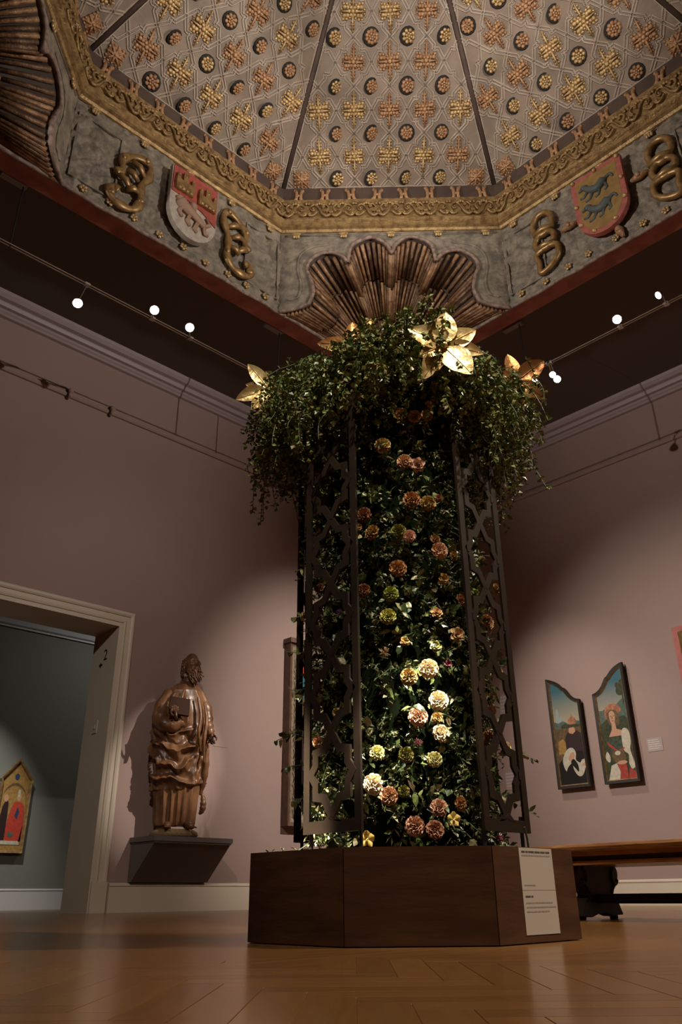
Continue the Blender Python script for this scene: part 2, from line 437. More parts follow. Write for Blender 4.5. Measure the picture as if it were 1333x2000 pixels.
# the green room behind the door
b = MB(); b.bx(-2.5, 9.3, 11.0, 11.3, 0, 4.4); struct(b.build('wall_far', M_['green_wall']))
b = MB(); b.bx(-2.7, -2.5, DEEP, 11.0, 0, 4.4); struct(b.build('wall_far_left', M_['green_wall']))
b = MB(); b.bx(9.1, 9.3, DEEP, 11.0, 0, 4.4); struct(b.build('wall_far_right', M_['green_wall']))
b = MB(); b.bx(-2.7, 9.3, DEEP, 11.3, 4.4, 4.5); struct(b.build('ceiling_far', M_['dark_ceiling']))
run('baseboard_far', [(0,.245),(.015,.245),(.02,.225),(.014,.215),(.014,0),(0,0)], M_['green_trim'], 11.0, -2.5, 9.1)
run('trim_6', [(0,3.58),(.03,3.58),(.03,3.60),(.06,3.62),(.08,3.68),(.08,3.70),(0,3.70)], M_['green_trim'], 11.0, -2.5, 9.1)

# switch plate and the gallery number on the door reveal
JX = DOOR1-.012
t = thing('switch_plate', 'small cream switch plate on the door reveal at hand height', 'switch', (JX, 7.78, 1.72))
b = MB(); b.prism([(-.045,-.065),(.045,-.065),(.045,.065),(-.045,.065)], (JX, 7.78, 1.72), (0,-1,0), (0,0,1), -.0, .008)
b.build('plate', M_['cream'], t)
b = MB(); b.prism([(-.01,-.02),(.01,-.02),(.01,.02),(-.01,.02)], (JX-.008, 7.78, 1.72), (0,-1,0), (0,0,1), 0, .006); b.build('rocker', M_['cream'], t)
def text_mesh(body, size, ext):
    cu = bpy.data.curves.new('text', 'FONT'); cu.body = body; cu.size = size; cu.extrude = ext
    cu.align_x = 'CENTER'; cu.align_y = 'CENTER'; cu.resolution_u = 3
    o = bpy.data.objects.new('text', cu); COL.objects.link(o)
    dg = bpy.context.evaluated_depsgraph_get(); dg.update()
    me = bpy.data.meshes.new_from_object(o.evaluated_get(dg)); bpy.data.objects.remove(o)
    return me
t = thing('gallery_number', 'black gallery number 2 with an arrow at the top of the door reveal', 'sign', (JX-.002, 7.755, 2.44))
me = text_mesh('2', .17, .001); me.materials.append(M_['black'])
R = Matrix(((0,0,-1),(-1,0,0),(0,1,0)))
o = inst('digit', me, t); o.rotation_euler = R.to_euler(); o.location = (0, -.015, .03)
b = MB(); b.prism([(-.045,0),(.0,.032),(.0,.011),(.03,.011),(.03,-.011),(.0,-.011),(.0,-.032)], (JX-.002, 7.815, 2.375), (0,-1,0), (0,0,1), 0, .001)
b.build('arrow', M_['black'], t)
# picture hooks on the rail
for k, x in enumerate((3.06, 3.585)):
    t = thing('picture_hook', ('moulding hook on the left picture rail, nearer the frame edge', 'moulding hook on the left picture rail, nearer the flower column')[k], 'hook', (x, WY, 5.27))
    b = MB(); b.tube([(x, WY-.03, 5.20), (x, WY-.055, 5.21), (x, WY-.06, 5.25), (x, WY-.05, 5.30), (x, WY-.02, 5.305)], .02, 8); b.build('hook', M_['wall'], t)
    b = MB(); b.ball((x, WY-.058, 5.27), .034, 10, 6); b.build('boss', M_['wall'], t)
# faint fine wire down the wall near the corner
b = MB(); b.tube([(5.1, WY-.012, 5.86), (5.1, WY-.012, 5.28)], .004, 5)
tag(b.build('hanging_wire', M_['wall'], org=(5.1, WY, 5.28)), 'thin wire dropping from the crown moulding to the left picture rail', 'wire')

# ================================================================== TRACK LIGHTING
def cable_track(label, along, brackets):
    P0 = (along == 'y')
    t = thing('cable_track', label, 'track', ((XC, TRK_Y, TRK_Z) if P0 else (TRK_X, YC, TRK_Z)))
    for s in (-1, 1):
        q = MB()
        if P0: q.tube([(-.35, TRK_Y+s*.016, TRK_Z), (TRK_X, TRK_Y+s*.016, TRK_Z)], .0055, 6)
        else: q.tube([(TRK_X+s*.016, -1.07, TRK_Z), (TRK_X+s*.016, TRK_Y, TRK_Z)], .0055, 6)
        q.build('cable', M_['chrome'], t)
    for a in brackets:
        x, y = (a, TRK_Y) if P0 else (TRK_X, a)
        q = MB(); q.tube([(x, y, TRK_Z-.02), (x, y, CEIL)], .006, 6); q.build('rod', M_['black'], t)
        q = MB(); q.box((x+(-.09 if P0 else 0), y+(0 if P0 else .09), CEIL-.02), (.24,.07,.045) if P0 else (.07,.24,.045)); q.build('ceiling_bracket', M_['white_box'], t)
cable_track('twin cable light track hung on black rods in front of the left wall', 'y', (-.1, 1.64, 4.73))
cable_track('twin cable light track hung on black rods in front of the right wall', 'x', (3.81, .6))
def spotlight(label, rail, head, tgt, s=1.0):
    t = thing('track_spotlight', label, 'spotlight', rail, group=None)
    rail = Vector(rail); head = Vector(head); d = (Vector(tgt)-head).normalized()
    q = MB(); q.box(rail, (.05,.05,.022)); q.build('clamp', M_['chrome'], t)
    back = head - d*.05*s
    q = MB(); q.tube([rail, (rail+back)/2 + Vector((0,0,-.004)), back], .0075, 6); q.build('stem', M_['chrome'], t)
    R = d.to_track_quat('Z', 'Y').to_matrix()
    q = MB(); q.lathe([(.012*s,-.055*s),(.03*s,-.05*s),(.04*s,-.02*s),(.05*s,.0),(.05*s,.006*s),(.046*s,.006*s)], head, 16, R=R); q.build('lamp_head', M_['chrome'], t, True)
    q = MB(); q.lathe([(.044*s,.0065*s),(.044*s,.0085*s)], head, 16, R=R); q.build('lamp_glass', M_['lamp'], t)
cam_p = Vector((0,0,HC))
spotlight('lit spotlight dangling below the left track on a bent stem', (2.38, TRK_Y, TRK_Z), (2.37, 5.96, 5.2), (2.0, 5.0, 3.4))
spotlight('lit spotlight standing above the left track, first of two facing the camera', (3.09, TRK_Y, TRK_Z), (3.01, 5.66, 5.30), (.9, 2.1, 2.4), .95)
spotlight('glaring spotlight on the left track nearest the flower column', (3.545, TRK_Y, TRK_Z), (3.41, 5.643, 5.30), (.5, .9, .9), .95)
spotlight('glaring spotlight on the right track, brightest of the lamps', (TRK_X, 2.66, TRK_Z), (6.44, 2.60, 5.30), (1.2, .5, .9), .95)
spotlight('small spotlight turned aside above the right track at the frame edge', (TRK_X, 2.17, TRK_Z), (6.426, 2.153, 5.32), (4.0, 4.5, 2.9), .8)
spotlight('lit spotlight hanging from the left end of the right track by the bronze leaves', (TRK_X, 3.634, TRK_Z), (6.63, 3.70, 5.2), (5.0, 4.4, 3.6), .85)
spotlight('upper lamp of the double spotlight hanging from the right track', (TRK_X, 3.517, TRK_Z), (6.70, 3.52, 5.235), (5.4, 2.6, 4.0), .75)
spotlight('lower lamp of the double spotlight hanging from the right track', (TRK_X, 3.495, TRK_Z-.001), (6.75, 3.50, 5.19), (5.4, 2.6, 3.9), .85)

# ================================================================== THE CARVED DOME
dome = thing('carved_dome', 'octagonal gilt and carved wooden dome rising through the dark ceiling', 'dome', (XC, YC, ZD))
SIDES = [('far',-pi/4), ('left',0.0), ('right',-pi/2), ('nearleft',pi/4), ('nearright',-3*pi/4), ('b1',pi/2), ('b2',pi), ('b3',3*pi/4)]
# rz turns local x into the side's own right hand; local y points outwards
# frame beams of the square foot
for k in range(4):
    b = MB(); a0, a1 = AP, AP+.225
    a2 = AP+.09; P = [(-a0,a0,0),(a0,a0,0),(a1,a1,0),(-a1,a1,0),(-a2,a2,.16),(a2,a2,.16),(a1,a1,.16),(-a1,a1,.16)]
    b.add(P, [(0,1,2,3),(4,7,6,5),(0,4,5,1),(1,5,6,2),(2,6,7,3),(3,7,4,0)])
    o = b.build('frame_beam', M_['redwood'], dome, local=True); o.rotation_euler = (0,0,k*pi/2)
    # pale crumbled lip along the inner edge
    b = MB(); b.tube([(-AP+.002*sin(i*7), AP-.005, .0) if 0 else (-AP+2*AP*i/40, AP-.004+.006*sin(i*2.3), .002+.006*sin(i*1.7)) for i in range(41)], .022, 6)
    o = b.build('lip', M_['frieze_lip'], dome, True, local=True); o.rotation_euler = (0,0,k*pi/2)
CA, SA = .798, .6025
HS = K8*AP
# --- frieze of the four straight sides: relief carved boards
def relief(u, z):
    a = noise.noise(Vector((u*7, z*7, 1.3))); c = noise.noise(Vector((u*19, z*19, 4.1)))
    e = min(1.0, max(0.0, (abs(u)-.78)*8)) if .12 < z < 1.0 else 0
    sc = sin(u*16+2.2*sin(z*9))*sin(z*15+2.0*sin(u*8))
    return .014*a + .014*c + .008*noise.noise(Vector((u*42, z*42, 9))) + e*.035*max(0, sc)
b = MB(); NU, NZ = 170, 76
vs = [(-HS+2*HS*i/NU, AP+.002-relief(-HS+2*HS*i/NU, 1.2*j/NZ), 1.2*j/NZ) for j in range(NZ+1) for i in range(NU+1)]
fs = [(j*(NU+1)+i, (j+1)*(NU+1)+i, (j+1)*(NU+1)+i+1, j*(NU+1)+i+1) for j in range(NZ) for i in range(NU)]
b.add(vs, fs); frieze_me = b.mesh('frieze', M_['frieze'], True)
# grooves framing the carved end panels
panel_mes = []
for s in (-1, 1):
    b = MB()
    for z in (.16, .98): b.box((s*1.02, AP-.012, z), (.478,.02,.018))
    for u in (.79, 1.25): b.box((s*u, AP-.012, .57), (.018,.021,.84))
    panel_mes.append(b.mesh('panel_frame', M_['frieze']))
# --- corner frieze with the lobed arch of the shell
ARCH = [(1.296,.0),(1.10,.045),(.955,.115),(.905,.285),(.945,.50),(.985,.62),(.93,.77),(.77,.865),(.60,.825),(.506,.70),
        (.47,.94),(.36,1.04),(.22,1.085),(.08,1.00),(0,.845)]
lob = {}
half = []
segs = [[(1.296,.0),(1.10,.045),(.955,.115)], [(.955,.115),(.905,.285),(.94,.48),(.985,.62),(.93,.77),(.77,.865),(.60,.825),(.506,.70)], [(.506,.70),(.47,.94),(.36,1.04),(.22,1.085),(.08,1.00),(0,.845)]]
sm = []
for sgm in segs:
    sm.append(smooth_line(sgm, 5))
right_half = sm[0] + sm[1][1:] + sm[2][1:]
full = [(-u, z) for u, z in right_half] + [(u, z) for u, z in reversed(right_half)][1:]      # from left foot to right foot
b = MB()
poly = [(u, z) for u, z in full] + [(HS, 1.2), (-HS, 1.2)]
b.prism([(p[0], p[1]) for p in poly], (0, AP+.05, 0), (1,0,0), (0,0,1), 0.0, .05)
arch_me = b.mesh('arch_frieze', M_['frieze'])
bmx = bmesh.new(); bmx.from_mesh(arch_me); bmesh.ops.triangulate(bmx, faces=bmx.faces); bmesh.ops.recalc_face_normals(bmx, faces=bmx.faces); bmx.to_mesh(arch_me); bmx.free()
b = MB(); b.tube([(u, AP-.012, z) for u, z in full], .021, 8)
b.tube([(u, AP-.004, z) for u, z in [(s*1.0, zz) for s, zz in ()] or [(u*1.0, z) for u, z in full]], .02, 5)
arch_mould = b.mesh('arch_moulding', M_['frieze_lip'], True)
b = MB()                                                       # outer echo line of the arch
for s in (-1, 1):
    L = smooth_line([(s*1.19,.17),(s*1.08,.22),(s*1.05,.40),(s*1.09,.62),(s*1.06,.83),(s*.93,.95),(s*.72,.99)], 5)
    b.tube([(u, AP-.003, z) for u, z in L], .013, 6)
b.box((0, AP-.003, 1.03+.10), (2*HS-.1, .016, .02))
echo_me = b.mesh('arch_echo', M_['frieze'], True)
# --- gilt rods of the shell: apex at the corner of the square
APEX = Vector((0, AP*sqrt(2)-.03, -.12))
def lobe_samples(sgm, n):
    # even samples by angle from the lobe's foot
    L = [Vector((u, 0, z)) for u, z in sgm]; d = [0]
    for i in range(1, len(L)): d.append(d[-1]+(L[i]-L[i-1]).length)
    out = []
    for k in range(n):
        t = d[-1]*(k+.5)/n; i = max(j for j in range(len(d)) if d[j] <= t); i = min(i, len(L)-2)
        out.append(L[i]+(L[i+1]-L[i])*((t-d[i])/max(1e-6, d[i+1]-d[i])))
    return out
def shell(parent, seed, sides=(-1, 1)):
    rnd = random.Random(seed)
    sh = bpy.data.objects.new('shell_squinch', None); COL.objects.link(sh); sh.parent = parent
    # the dark hollow behind the rods
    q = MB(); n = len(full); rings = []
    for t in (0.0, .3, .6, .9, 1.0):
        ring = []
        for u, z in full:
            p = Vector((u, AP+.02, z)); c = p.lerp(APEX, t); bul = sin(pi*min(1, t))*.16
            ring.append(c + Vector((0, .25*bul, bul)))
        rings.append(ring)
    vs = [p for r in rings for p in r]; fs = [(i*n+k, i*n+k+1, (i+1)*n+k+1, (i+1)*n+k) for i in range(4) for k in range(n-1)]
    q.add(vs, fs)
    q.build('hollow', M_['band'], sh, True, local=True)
    groups = []
    for s in sides:
        for sgm, n in ((sm[0], 8), (sm[1], 12), (sm[2], 12)):
            groups.append([Vector((s*p.x, 0, p.z)) for p in lobe_samples(sgm, n)])
    for g in groups:
        for p in g:
            top = Vector((p.x, AP+.005, p.z)); cuts = [0.015, .30+rnd.uniform(-.012,.012), .58+rnd.uniform(-.012,.012), .88]
            for a, c in zip(cuts, cuts[1:]):
                P = []
                for t in (a+.006, (a+c)/2, c-.006):
                    bul = sin(pi*min(1, t))*.14
                    P.append(top.lerp(APEX, t) + Vector((0, .25*bul, bul-.012)))
                r0 = .024*(1-.80*a)+.002; r1 = .024*(1-.80*c)+.002
                q = MB(); q.tube(P, [r0, (r0+r1)/2*1.02, r1], 6)
                q.build('rod', M_['rodwood'], sh, True, local=True)
    return sh
# --- cornice: mitred mouldings and carved leaves
CP = [(.0,1.17),(.02,1.175),(.035,1.20),(.07,1.215),(.07,1.25),(.10,1.27),(.105,1.30),(.085,1.325),(.06,1.33),(.085,1.56),(.11,1.575),(.11,1.60),(.02,1.605)]
def mitre(profile, mi=0):
    q = MB(); P = []
    for s in (-1, 1):
        for d, z in profile: P.append((s*K8*(AP-d), AP-d, z))
    k = len(profile)
    return q.add(P, [(i, k+i, k+i+1, i+1) for i in range(k-1)])
cornice_me = mitre(CP).mesh('cornice', M_['cornice'])
band_me = mitre([(.02,1.60),(.05,1.85)]).mesh('band', M_['band'])
teal_me = mitre([(.052,1.335),(.078,1.565)]).mesh('cornice_ground', M_['teal'])
def cornice_leaf():
    q = MB(); O = Vector((0,0,0)); Y0 = -.03
    S = smooth_line([(-.145,-.06),(-.10,-.085),(-.04,-.05),(.0,.02),(.05,.075),(.10,.06),(.11,.015),(.08,-.01),(.055,.01)], 4)
    q.tube([(x, Y0, z) for x, z in S], [.018-.010*i/len(S) for i in range(len(S))], 6)
    S2 = smooth_line([(-.09,-.03),(-.12,.03),(-.085,.075),(-.045,.06),(-.05,.025)], 4)
    q.tube([(x, Y0-.004, z) for x, z in S2], .012, 6)
    S3 = smooth_line([(.03,-.03),(.08,-.075),(.13,-.07),(.15,-.03)], 4)
    q.tube([(x, Y0, z) for x, z in S3], .013, 6)
    for x, z, r in ((-.13,.085,.022),(.0,.095,.026),(.03,.08,.02),(-.03,.085,.02),(.135,.09,.022),(.08,.02,.018),(-.06,.045,.017),(-.14,-.03,.018),(.12,-.05,.018)):
        q.ball((x, Y0-.006, z), r, 7, 5, sc=(1,.7,1))
    return q.mesh('carved_leaf', M_['cornice'], True)
leaf_me = cornice_leaf()
# --- gilt H ornaments, florets and drops
def h_orn():
    q = MB()
    for s in (-1, 1):
        q.tube([(s*.034,-.012,-.085),(s*.026,-.018,-.03),(s*.026,-.018,.03),(s*.034,-.012,.085)], [.026,.021,.021,.026], 6)
        q.ball((s*.046,-.014,.085), .024, 6, 4); q.ball((s*.046,-.014,-.085), .024, 6, 4)
    q.ball((0,-.018,0), .02, 7, 5)
    q.tube([(-.03,-.016,0),(.03,-.016,0)], .011, 5)
    return q.mesh('gilt_knot', M_['gilt_red'], True)
h_me = h_orn()
def drop():
    q = MB()
    for k in range(3): q.ball(((k-1)*.025, -.018, .0), .022, 7, 5, sc=(.8,.8,1.5))
    q.box((0,-.012,.035), (.10,.03,.02))
    return q.mesh('gilt_drop', M_['gold'], True)
drop_me = drop()
def floret():
    q = MB()
    for k in range(5): q.ball((.027*cos(k*1.2566), -.012, .027*sin(k*1.2566)), .019, 6, 4, sc=(1,.6,1))
    q.ball((0,-.018,0), .013, 6, 4)
    return q.mesh('floret', M_['gold'], True)
flo_me = floret()
# --- sloped panels
SMAX = .62*AP/CA
def hw(s): return K8*(AP-s*CA)
b = MB(); N = 12
vs = []
for j in range(N+1):
    s = SMAX*j/N
    for i in range(9):
        u = hw(s)*(-1+2*i/8); vs.append((u, AP-s*CA, 1.85+s*SA))
b.add(vs, [(j*9+i, j*9+i+1, (j+1)*9+i+1, (j+1)*9+i) for j in range(N) for i in range(8)])
panel_dome = b.mesh('dome_panel', M_['dome_wood'])
def P3(u, s, h=0): return Vector((u, AP-s*CA-SA*h, 1.85+s*SA-CA*h))
PU, PS, S0 = .413, .491, .385
SEG = [(.5,0),(.33,.235),(.205,.235),(.205,.325),(0,.5)]
def clip(p, q_):
    t0, t1 = 0.0, 1.0; d = (q_[0]-p[0], q_[1]-p[1]); tn = K8*CA
    for nx, ny, c in ((0,1,.04),(0,-1,-SMAX+.02),(-1,-tn,-(HS-.035)),(1,-tn,-(HS-.035))):
        a = nx*p[0]+ny*p[1]-c; e = nx*d[0]+ny*d[1]
        if abs(e) < 1e-9:
            if a < 0: return None
        else:
            t = -a/e
            if e > 0: t0 = max(t0, t)
            else: t1 = min(t1, t)
    if t0 >= t1-1e-4: return None
    return ((p[0]+d[0]*t0, p[1]+d[1]*t0), (p[0]+d[0]*t1, p[1]+d[1]*t1))
def ridge(q, p, e, w, h):
    d = Vector((e[0]-p[0], e[1]-p[1])); 
    if d.length < 1e-4: return
    d.normalize(); n = Vector((-d.y, d.x))*w
    p = (p[0]-d.x*w*.6, p[1]-d.y*w*.6); e = (e[0]+d.x*w*.6, e[1]+d.y*w*.6)
    A = [P3(p[0]+n.x, p[1]+n.y, 0), P3(p[0]+n.x*.4, p[1]+n.y*.4, h), P3(p[0]-n.x*.4, p[1]-n.y*.4, h), P3(p[0]-n.x, p[1]-n.y, 0)]
    B = [P3(e[0]+n.x, e[1]+n.y, 0), P3(e[0]+n.x*.4, e[1]+n.y*.4, h), P3(e[0]-n.x*.4, e[1]-n.y*.4, h), P3(e[0]-n.x, e[1]-n.y, 0)]
    q.add(A+B, [(0,1,5,4),(1,2,6,5),(2,3,7,6)])
q = MB()
for i in range(-4, 5):
    for j in range(-1, 6):
        for sx in (1, -1):
            for sy in (1, -1):
                pts = [(sx*x*PU + i*PU, S0 + j*PS + sy*y*PS) for x, y in SEG]
                for k in range(len(pts)-1):
                    d = Vector((pts[k+1][0]-pts[k][0], pts[k+1][1]-pts[k][1])).normalized(); n = Vector((-d.y, d.x))
                    for off in (-.015, .015):
                        c = clip((pts[k][0]+n.x*off, pts[k][1]+n.y*off), (pts[k+1][0]+n.x*off, pts[k+1][1]+n.y*off))
                        if c: ridge(q, c[0], c[1], .0095, .013)
for off in (.02, .045):                                         # border lines
    ridge(q, (-HS+off*1.2+.02, off), (HS-off*1.2-.02, off), .008, .012)
    for s in (-1, 1): ridge(q, (s*(HS-off), .02), (s*(hw(SMAX)-off), SMAX), .008, .012)
strap_me = q.mesh('strapwork', M_['strap'])
q = MB()
for s in (-1, 1): q.tube([P3(s*HS, -.02, .0), P3(s*hw(SMAX), SMAX, .0)], .03, 6)
rib_me = q.mesh('rib', M_['band'], True)
def lobe_leaf(q, ang, L, W, n=4, h=.03):
    """a scalloped carved leaf from the centre outwards in the local xy plane, z = relief"""
    d = Vector((cos(ang), sin(ang))); p = Vector((-d.y, d.x))
    for k in range(n):
        t = (k+.6)/n; c = d*(L*t)
        w = W*(.75+.45*sin(pi*min(1, t*.9)))*(1 if t < .8 else .6)
        for s in (-1, 1):
            x = c + p*(s*w*.5); q.ball((x.x, x.y, h*.3), w*.34, 6, 4, sc=(1,1,.7))
            x = c + p*(s*w*.95) + d*(L*.08)
            if W > .05: q.ball((x.x, x.y, h*.2), w*.24, 6, 4, sc=(1,1,.7))
    e = d*(L*.5); q.tube([(0,0,h*.6), (e.x, e.y, h*.8), (d.x*L, d.y*L, h*.4)], [.014,.012,.007], 5)
def cross_rosette(seed, a=.135, bb=.205):
    rnd = random.Random(seed); q = MB()
    for k, (L, W) in enumerate(((a, .064), (bb, .030), (a, .064), (bb, .030))):
        L *= rnd.uniform(.9, 1.08)
        lobe_leaf(q, k*pi/2, L, W*rnd.uniform(.9, 1.1), 4 if k % 2 == 0 else 6)
    for k in range(6): q.ball((.04*cos(k*1.047), .04*sin(k*1.047), .022), .022, 6, 4, sc=(1,1,.7))
    q.ball((0,0,.03), .026, 8, 5)
    return q.mesh('cross_rosette', M_['gold' if seed % 3 else 'gilt_red'], True)
cross_mes = [cross_rosette(k) for k in range(6)]
def round_rosette(seed):
    q = MB(); n = 8+seed % 3
    q.lathe([(.098,.001),(.09,.012),(.07,.006),(.0,.004)], (0,0,0), 14, 1)
    for k in range(n):
        a = 2*pi*k/n; q.ball((.055*cos(a), .055*sin(a), .018), .024, 6, 4, sc=(1,1,.7))
    for k in range(6): q.ball((.026*cos(k*1.047), .026*sin(k*1.047), .028), .016, 6, 4)
    q.ball((0,0,.034), .014, 7, 5)
    return q.mesh('round_rosette', [M_['gold' if seed % 2 else 'gilt_red'], M_['dark']], True)
round_mes = [round_rosette(k) for k in range(5)]
def square_rosette():
    q = MB()
    q.box((0,0,.006), (.17,.17,.016))
    for k in range(8): lobe_leaf(q, k*pi/4, .085 if k % 2 == 0 else .11, .04, 2, .03)
    q.lathe([(.034,.01),(.034,.028),(.02,.036),(.0,.03)], (0,0,0), 10); q.ball((0,0,.038), .014, 8, 5)
    for k in range(16): q.ball((.082*max(-1,min(1,1.42*cos(k*pi/8))), .082*max(-1,min(1,1.42*sin(k*pi/8))), .014), .014, 6, 4)
    return q.mesh('square_rosette', M_['gilt_red'], True)
square_me = square_rosette()
rnd = random.Random(3)
CL = {'left': 0, 'right': 1}
for name, rz in SIDES:
    rot = (0,0,rz)
    straight = name in ('left', 'right', 'b1', 'b2')
    seen = name in ('far', 'left', 'right', 'nearleft', 'nearright')
    if straight:
        f = inst('frieze', frieze_me, dome, rot=rot)
        for pme in panel_mes: inst('panel_frame', pme, f)
    else:
        f = inst('frieze', arch_me, dome, rot=rot)
        inst('arch_moulding', arch_mould, f); inst('arch_echo', echo_me, f)
        if name in ('far', 'nearleft'):
            s = shell(dome, 5, (-1, 1)) if name == 'far' else shell(dome, 6, (1,))
            s.rotation_euler = rot
        elif name == 'nearright' or name == 'b3':
            q = MB(); q.add([(-1.296, AP+.03, 0), (1.296, AP+.03, 0), (0, AP*sqrt(2), 0), (0, AP+.04, 1.1)], [(0,1,3),(0,3,2),(1,2,3)])
            q.build('corner_fill', M_['band'], dome, local=True).rotation_euler = rot
    co = inst('cornice', cornice_me, dome, rot=rot)
    inst('cornice_ground', teal_me, co)
    bd = inst('band', band_me, dome, rot=rot)
    pn = inst('dome_panel', panel_dome, dome, rot=rot)
    inst('strapwork', strap_me, pn); inst('rib', rib_me, pn)
    if not seen: continue
    for k in range(9):
        u = -1.12+2.24*k/8
        inst('carved_leaf', leaf_me, co, (u, AP-.065, 1.448), (0, pi*(k % 2) if 0 else 0, 0), scale=((-1 if k % 2 else 1)*.92, 1, 1.1))
    for k in range(8):
        u = -1.09+.3155*k
        inst('gilt_knot', h_me, bd, (u, AP-.038, 1.722), (rnd.uniform(-.1,.1), rnd.uniform(-.15,.15), 0))
    for k in range(5):
        u = -1.11+.556*k
        inst('gilt_drop', drop_me, f, (u, AP-.01, 1.105))
    if straight:
        for k in range(9):
            inst('floret', flo_me, f, (-1.1+.275*k+rnd.uniform(-.03,.03), AP-.012, .09+rnd.uniform(-.02,.02)), (0, rnd.uniform(0,1), 0))
    face = (pi-atan2(SA, CA), 0, 0)
    for j in range(0, 5):
        s = S0+j*PS
        for i in range(-3, 4):
            u = i*PU
            if abs(u) > hw(s)-.06 or s > SMAX-.2: continue
            edge = abs(u) > hw(s)-.15
            o = inst('cross_rosette', rnd.choice(cross_mes), pn, P3(u, s, .002), (face[0], 0, rnd.choice((0, pi))+rnd.uniform(-.05,.05)))
            o.rotation_mode = 'ZYX'
            if edge: o.scale = (.72, .9, 1); 
        s = S0+(j-.5)*PS
        for i in range(-4, 4):
            u = (i+.5)*PU
            if abs(u) > hw(s)-.08 or s > SMAX-.15: continue
            if j == 0 and abs(u) > .9: inst('square_rosette', square_me, pn, P3(u+(.02 if u > 0 else -.02), s, .004), face)
            else: inst('round_rosette', rnd.choice(round_mes), pn, P3(u, s, .003), (face[0], 0, rnd.uniform(0, 1)), scale=rnd.uniform(.9, 1.05))
# crown of the dome
b = MB(); z = 1.85+SMAX*SA; r = (AP-SMAX*CA)/cos(pi/8)
b.add([(r*cos(pi/8+k*pi/4), r*sin(pi/8+k*pi/4), z) for k in range(8)], [tuple(range(7,-1,-1))])
b.build('crown_panel', M_['dome_wood'], dome, local=True)
# --- coats of arms and scroll letters on the two straight friezes in view
def shield_outline(w, h, n=8):
    pts = [(-w,h*.5),(w,h*.5),(w,-h*.12)]
    pts += [(w*cos(a), -h*.12-h*.38*sin(a)) for a in [pi/2*i/n for i in range(1, n)]]
    pts += [(0,-h*.5)]
    pts += [(-w*cos(a), -h*.12-h*.38*sin(a)) for a in [pi/2*i/n for i in range(n-1, 0, -1)]]
    pts += [(-w,-h*.12)]
    return pts
def scroll(parent, u, z, kind, s=1):
    q = MB()
    if kind == 0:      # a letter like scroll: an open spine with claw bars across it
        L = smooth_line([(-.157,-.01),(-.09,.06),(-.10,.20),(.0,.317),(.14,.37),(.205,.29),(.188,.153),(.135,.03),(.126,-.097),(.14,-.21),(.09,-.33),(-.02,-.38),(-.15,-.36),(-.188,-.28),(-.157,-.204),(-.10,-.22)], 5)
        q.tube([(x*s, -.03, zz) for x, zz in L], [.044+.010*sin(i*.7) for i in range(len(L))], 8, flat=.62, upv=(0,1,0))
        for a, c in (((.0,.25),(.15,.14)),((-.05,.10),(.09,.03)),((-.12,-.02),(.02,-.13)),((-.02,-.14),(.11,-.10))):
            q.tube([(a[0]*s,-.035,a[1]), ((a[0]+c[0])/2*s,-.055,(a[1]+c[1])/2+.015), (c[0]*s,-.035,c[1])], [.034,.040,.024], 8, flat=.7, upv=(0,1,0))
        for x, zz in ((.15,.36),(-.10,.22),(.14,-.2),(-.17,-.3)): q.ball((x*s, -.05, zz), .036, 7, 5, sc=(1,.7,1))
    else:              # two stacked rings of a chain with a hooked foot
        for cz, rz_ in ((.22,.15),(-.02,.11)):
            L = [(x, zz) for x, zz in ell(0, cz, .12, rz_, 18)]
            q.tube([(x*s,-.03,zz) for x, zz in L], .036, 7, closed=True)
        L = smooth_line([(.02,-.12),(.13,-.16),(.13,-.30),(.02,-.40),(-.10,-.42),(-.10,-.30),(-.12,-.16),(.02,-.12)], 5)
        q.tube([(x*s,-.03,zz) for x, zz in L], .034, 7)
        q.tube([(-.12*s,-.04,.10),(.0,-.06,.12),(.14*s,-.04,.10)], [.03,.04,.03], 6)
        q.tube([(-.12*s,-.04,-.11),(.0,-.06,-.10),(.12*s,-.04,-.12)], [.03,.035,.03], 6)
    return q.build('scroll_letter', M_['frame_gold'], parent, True, local=True), (u, AP-.02, z)
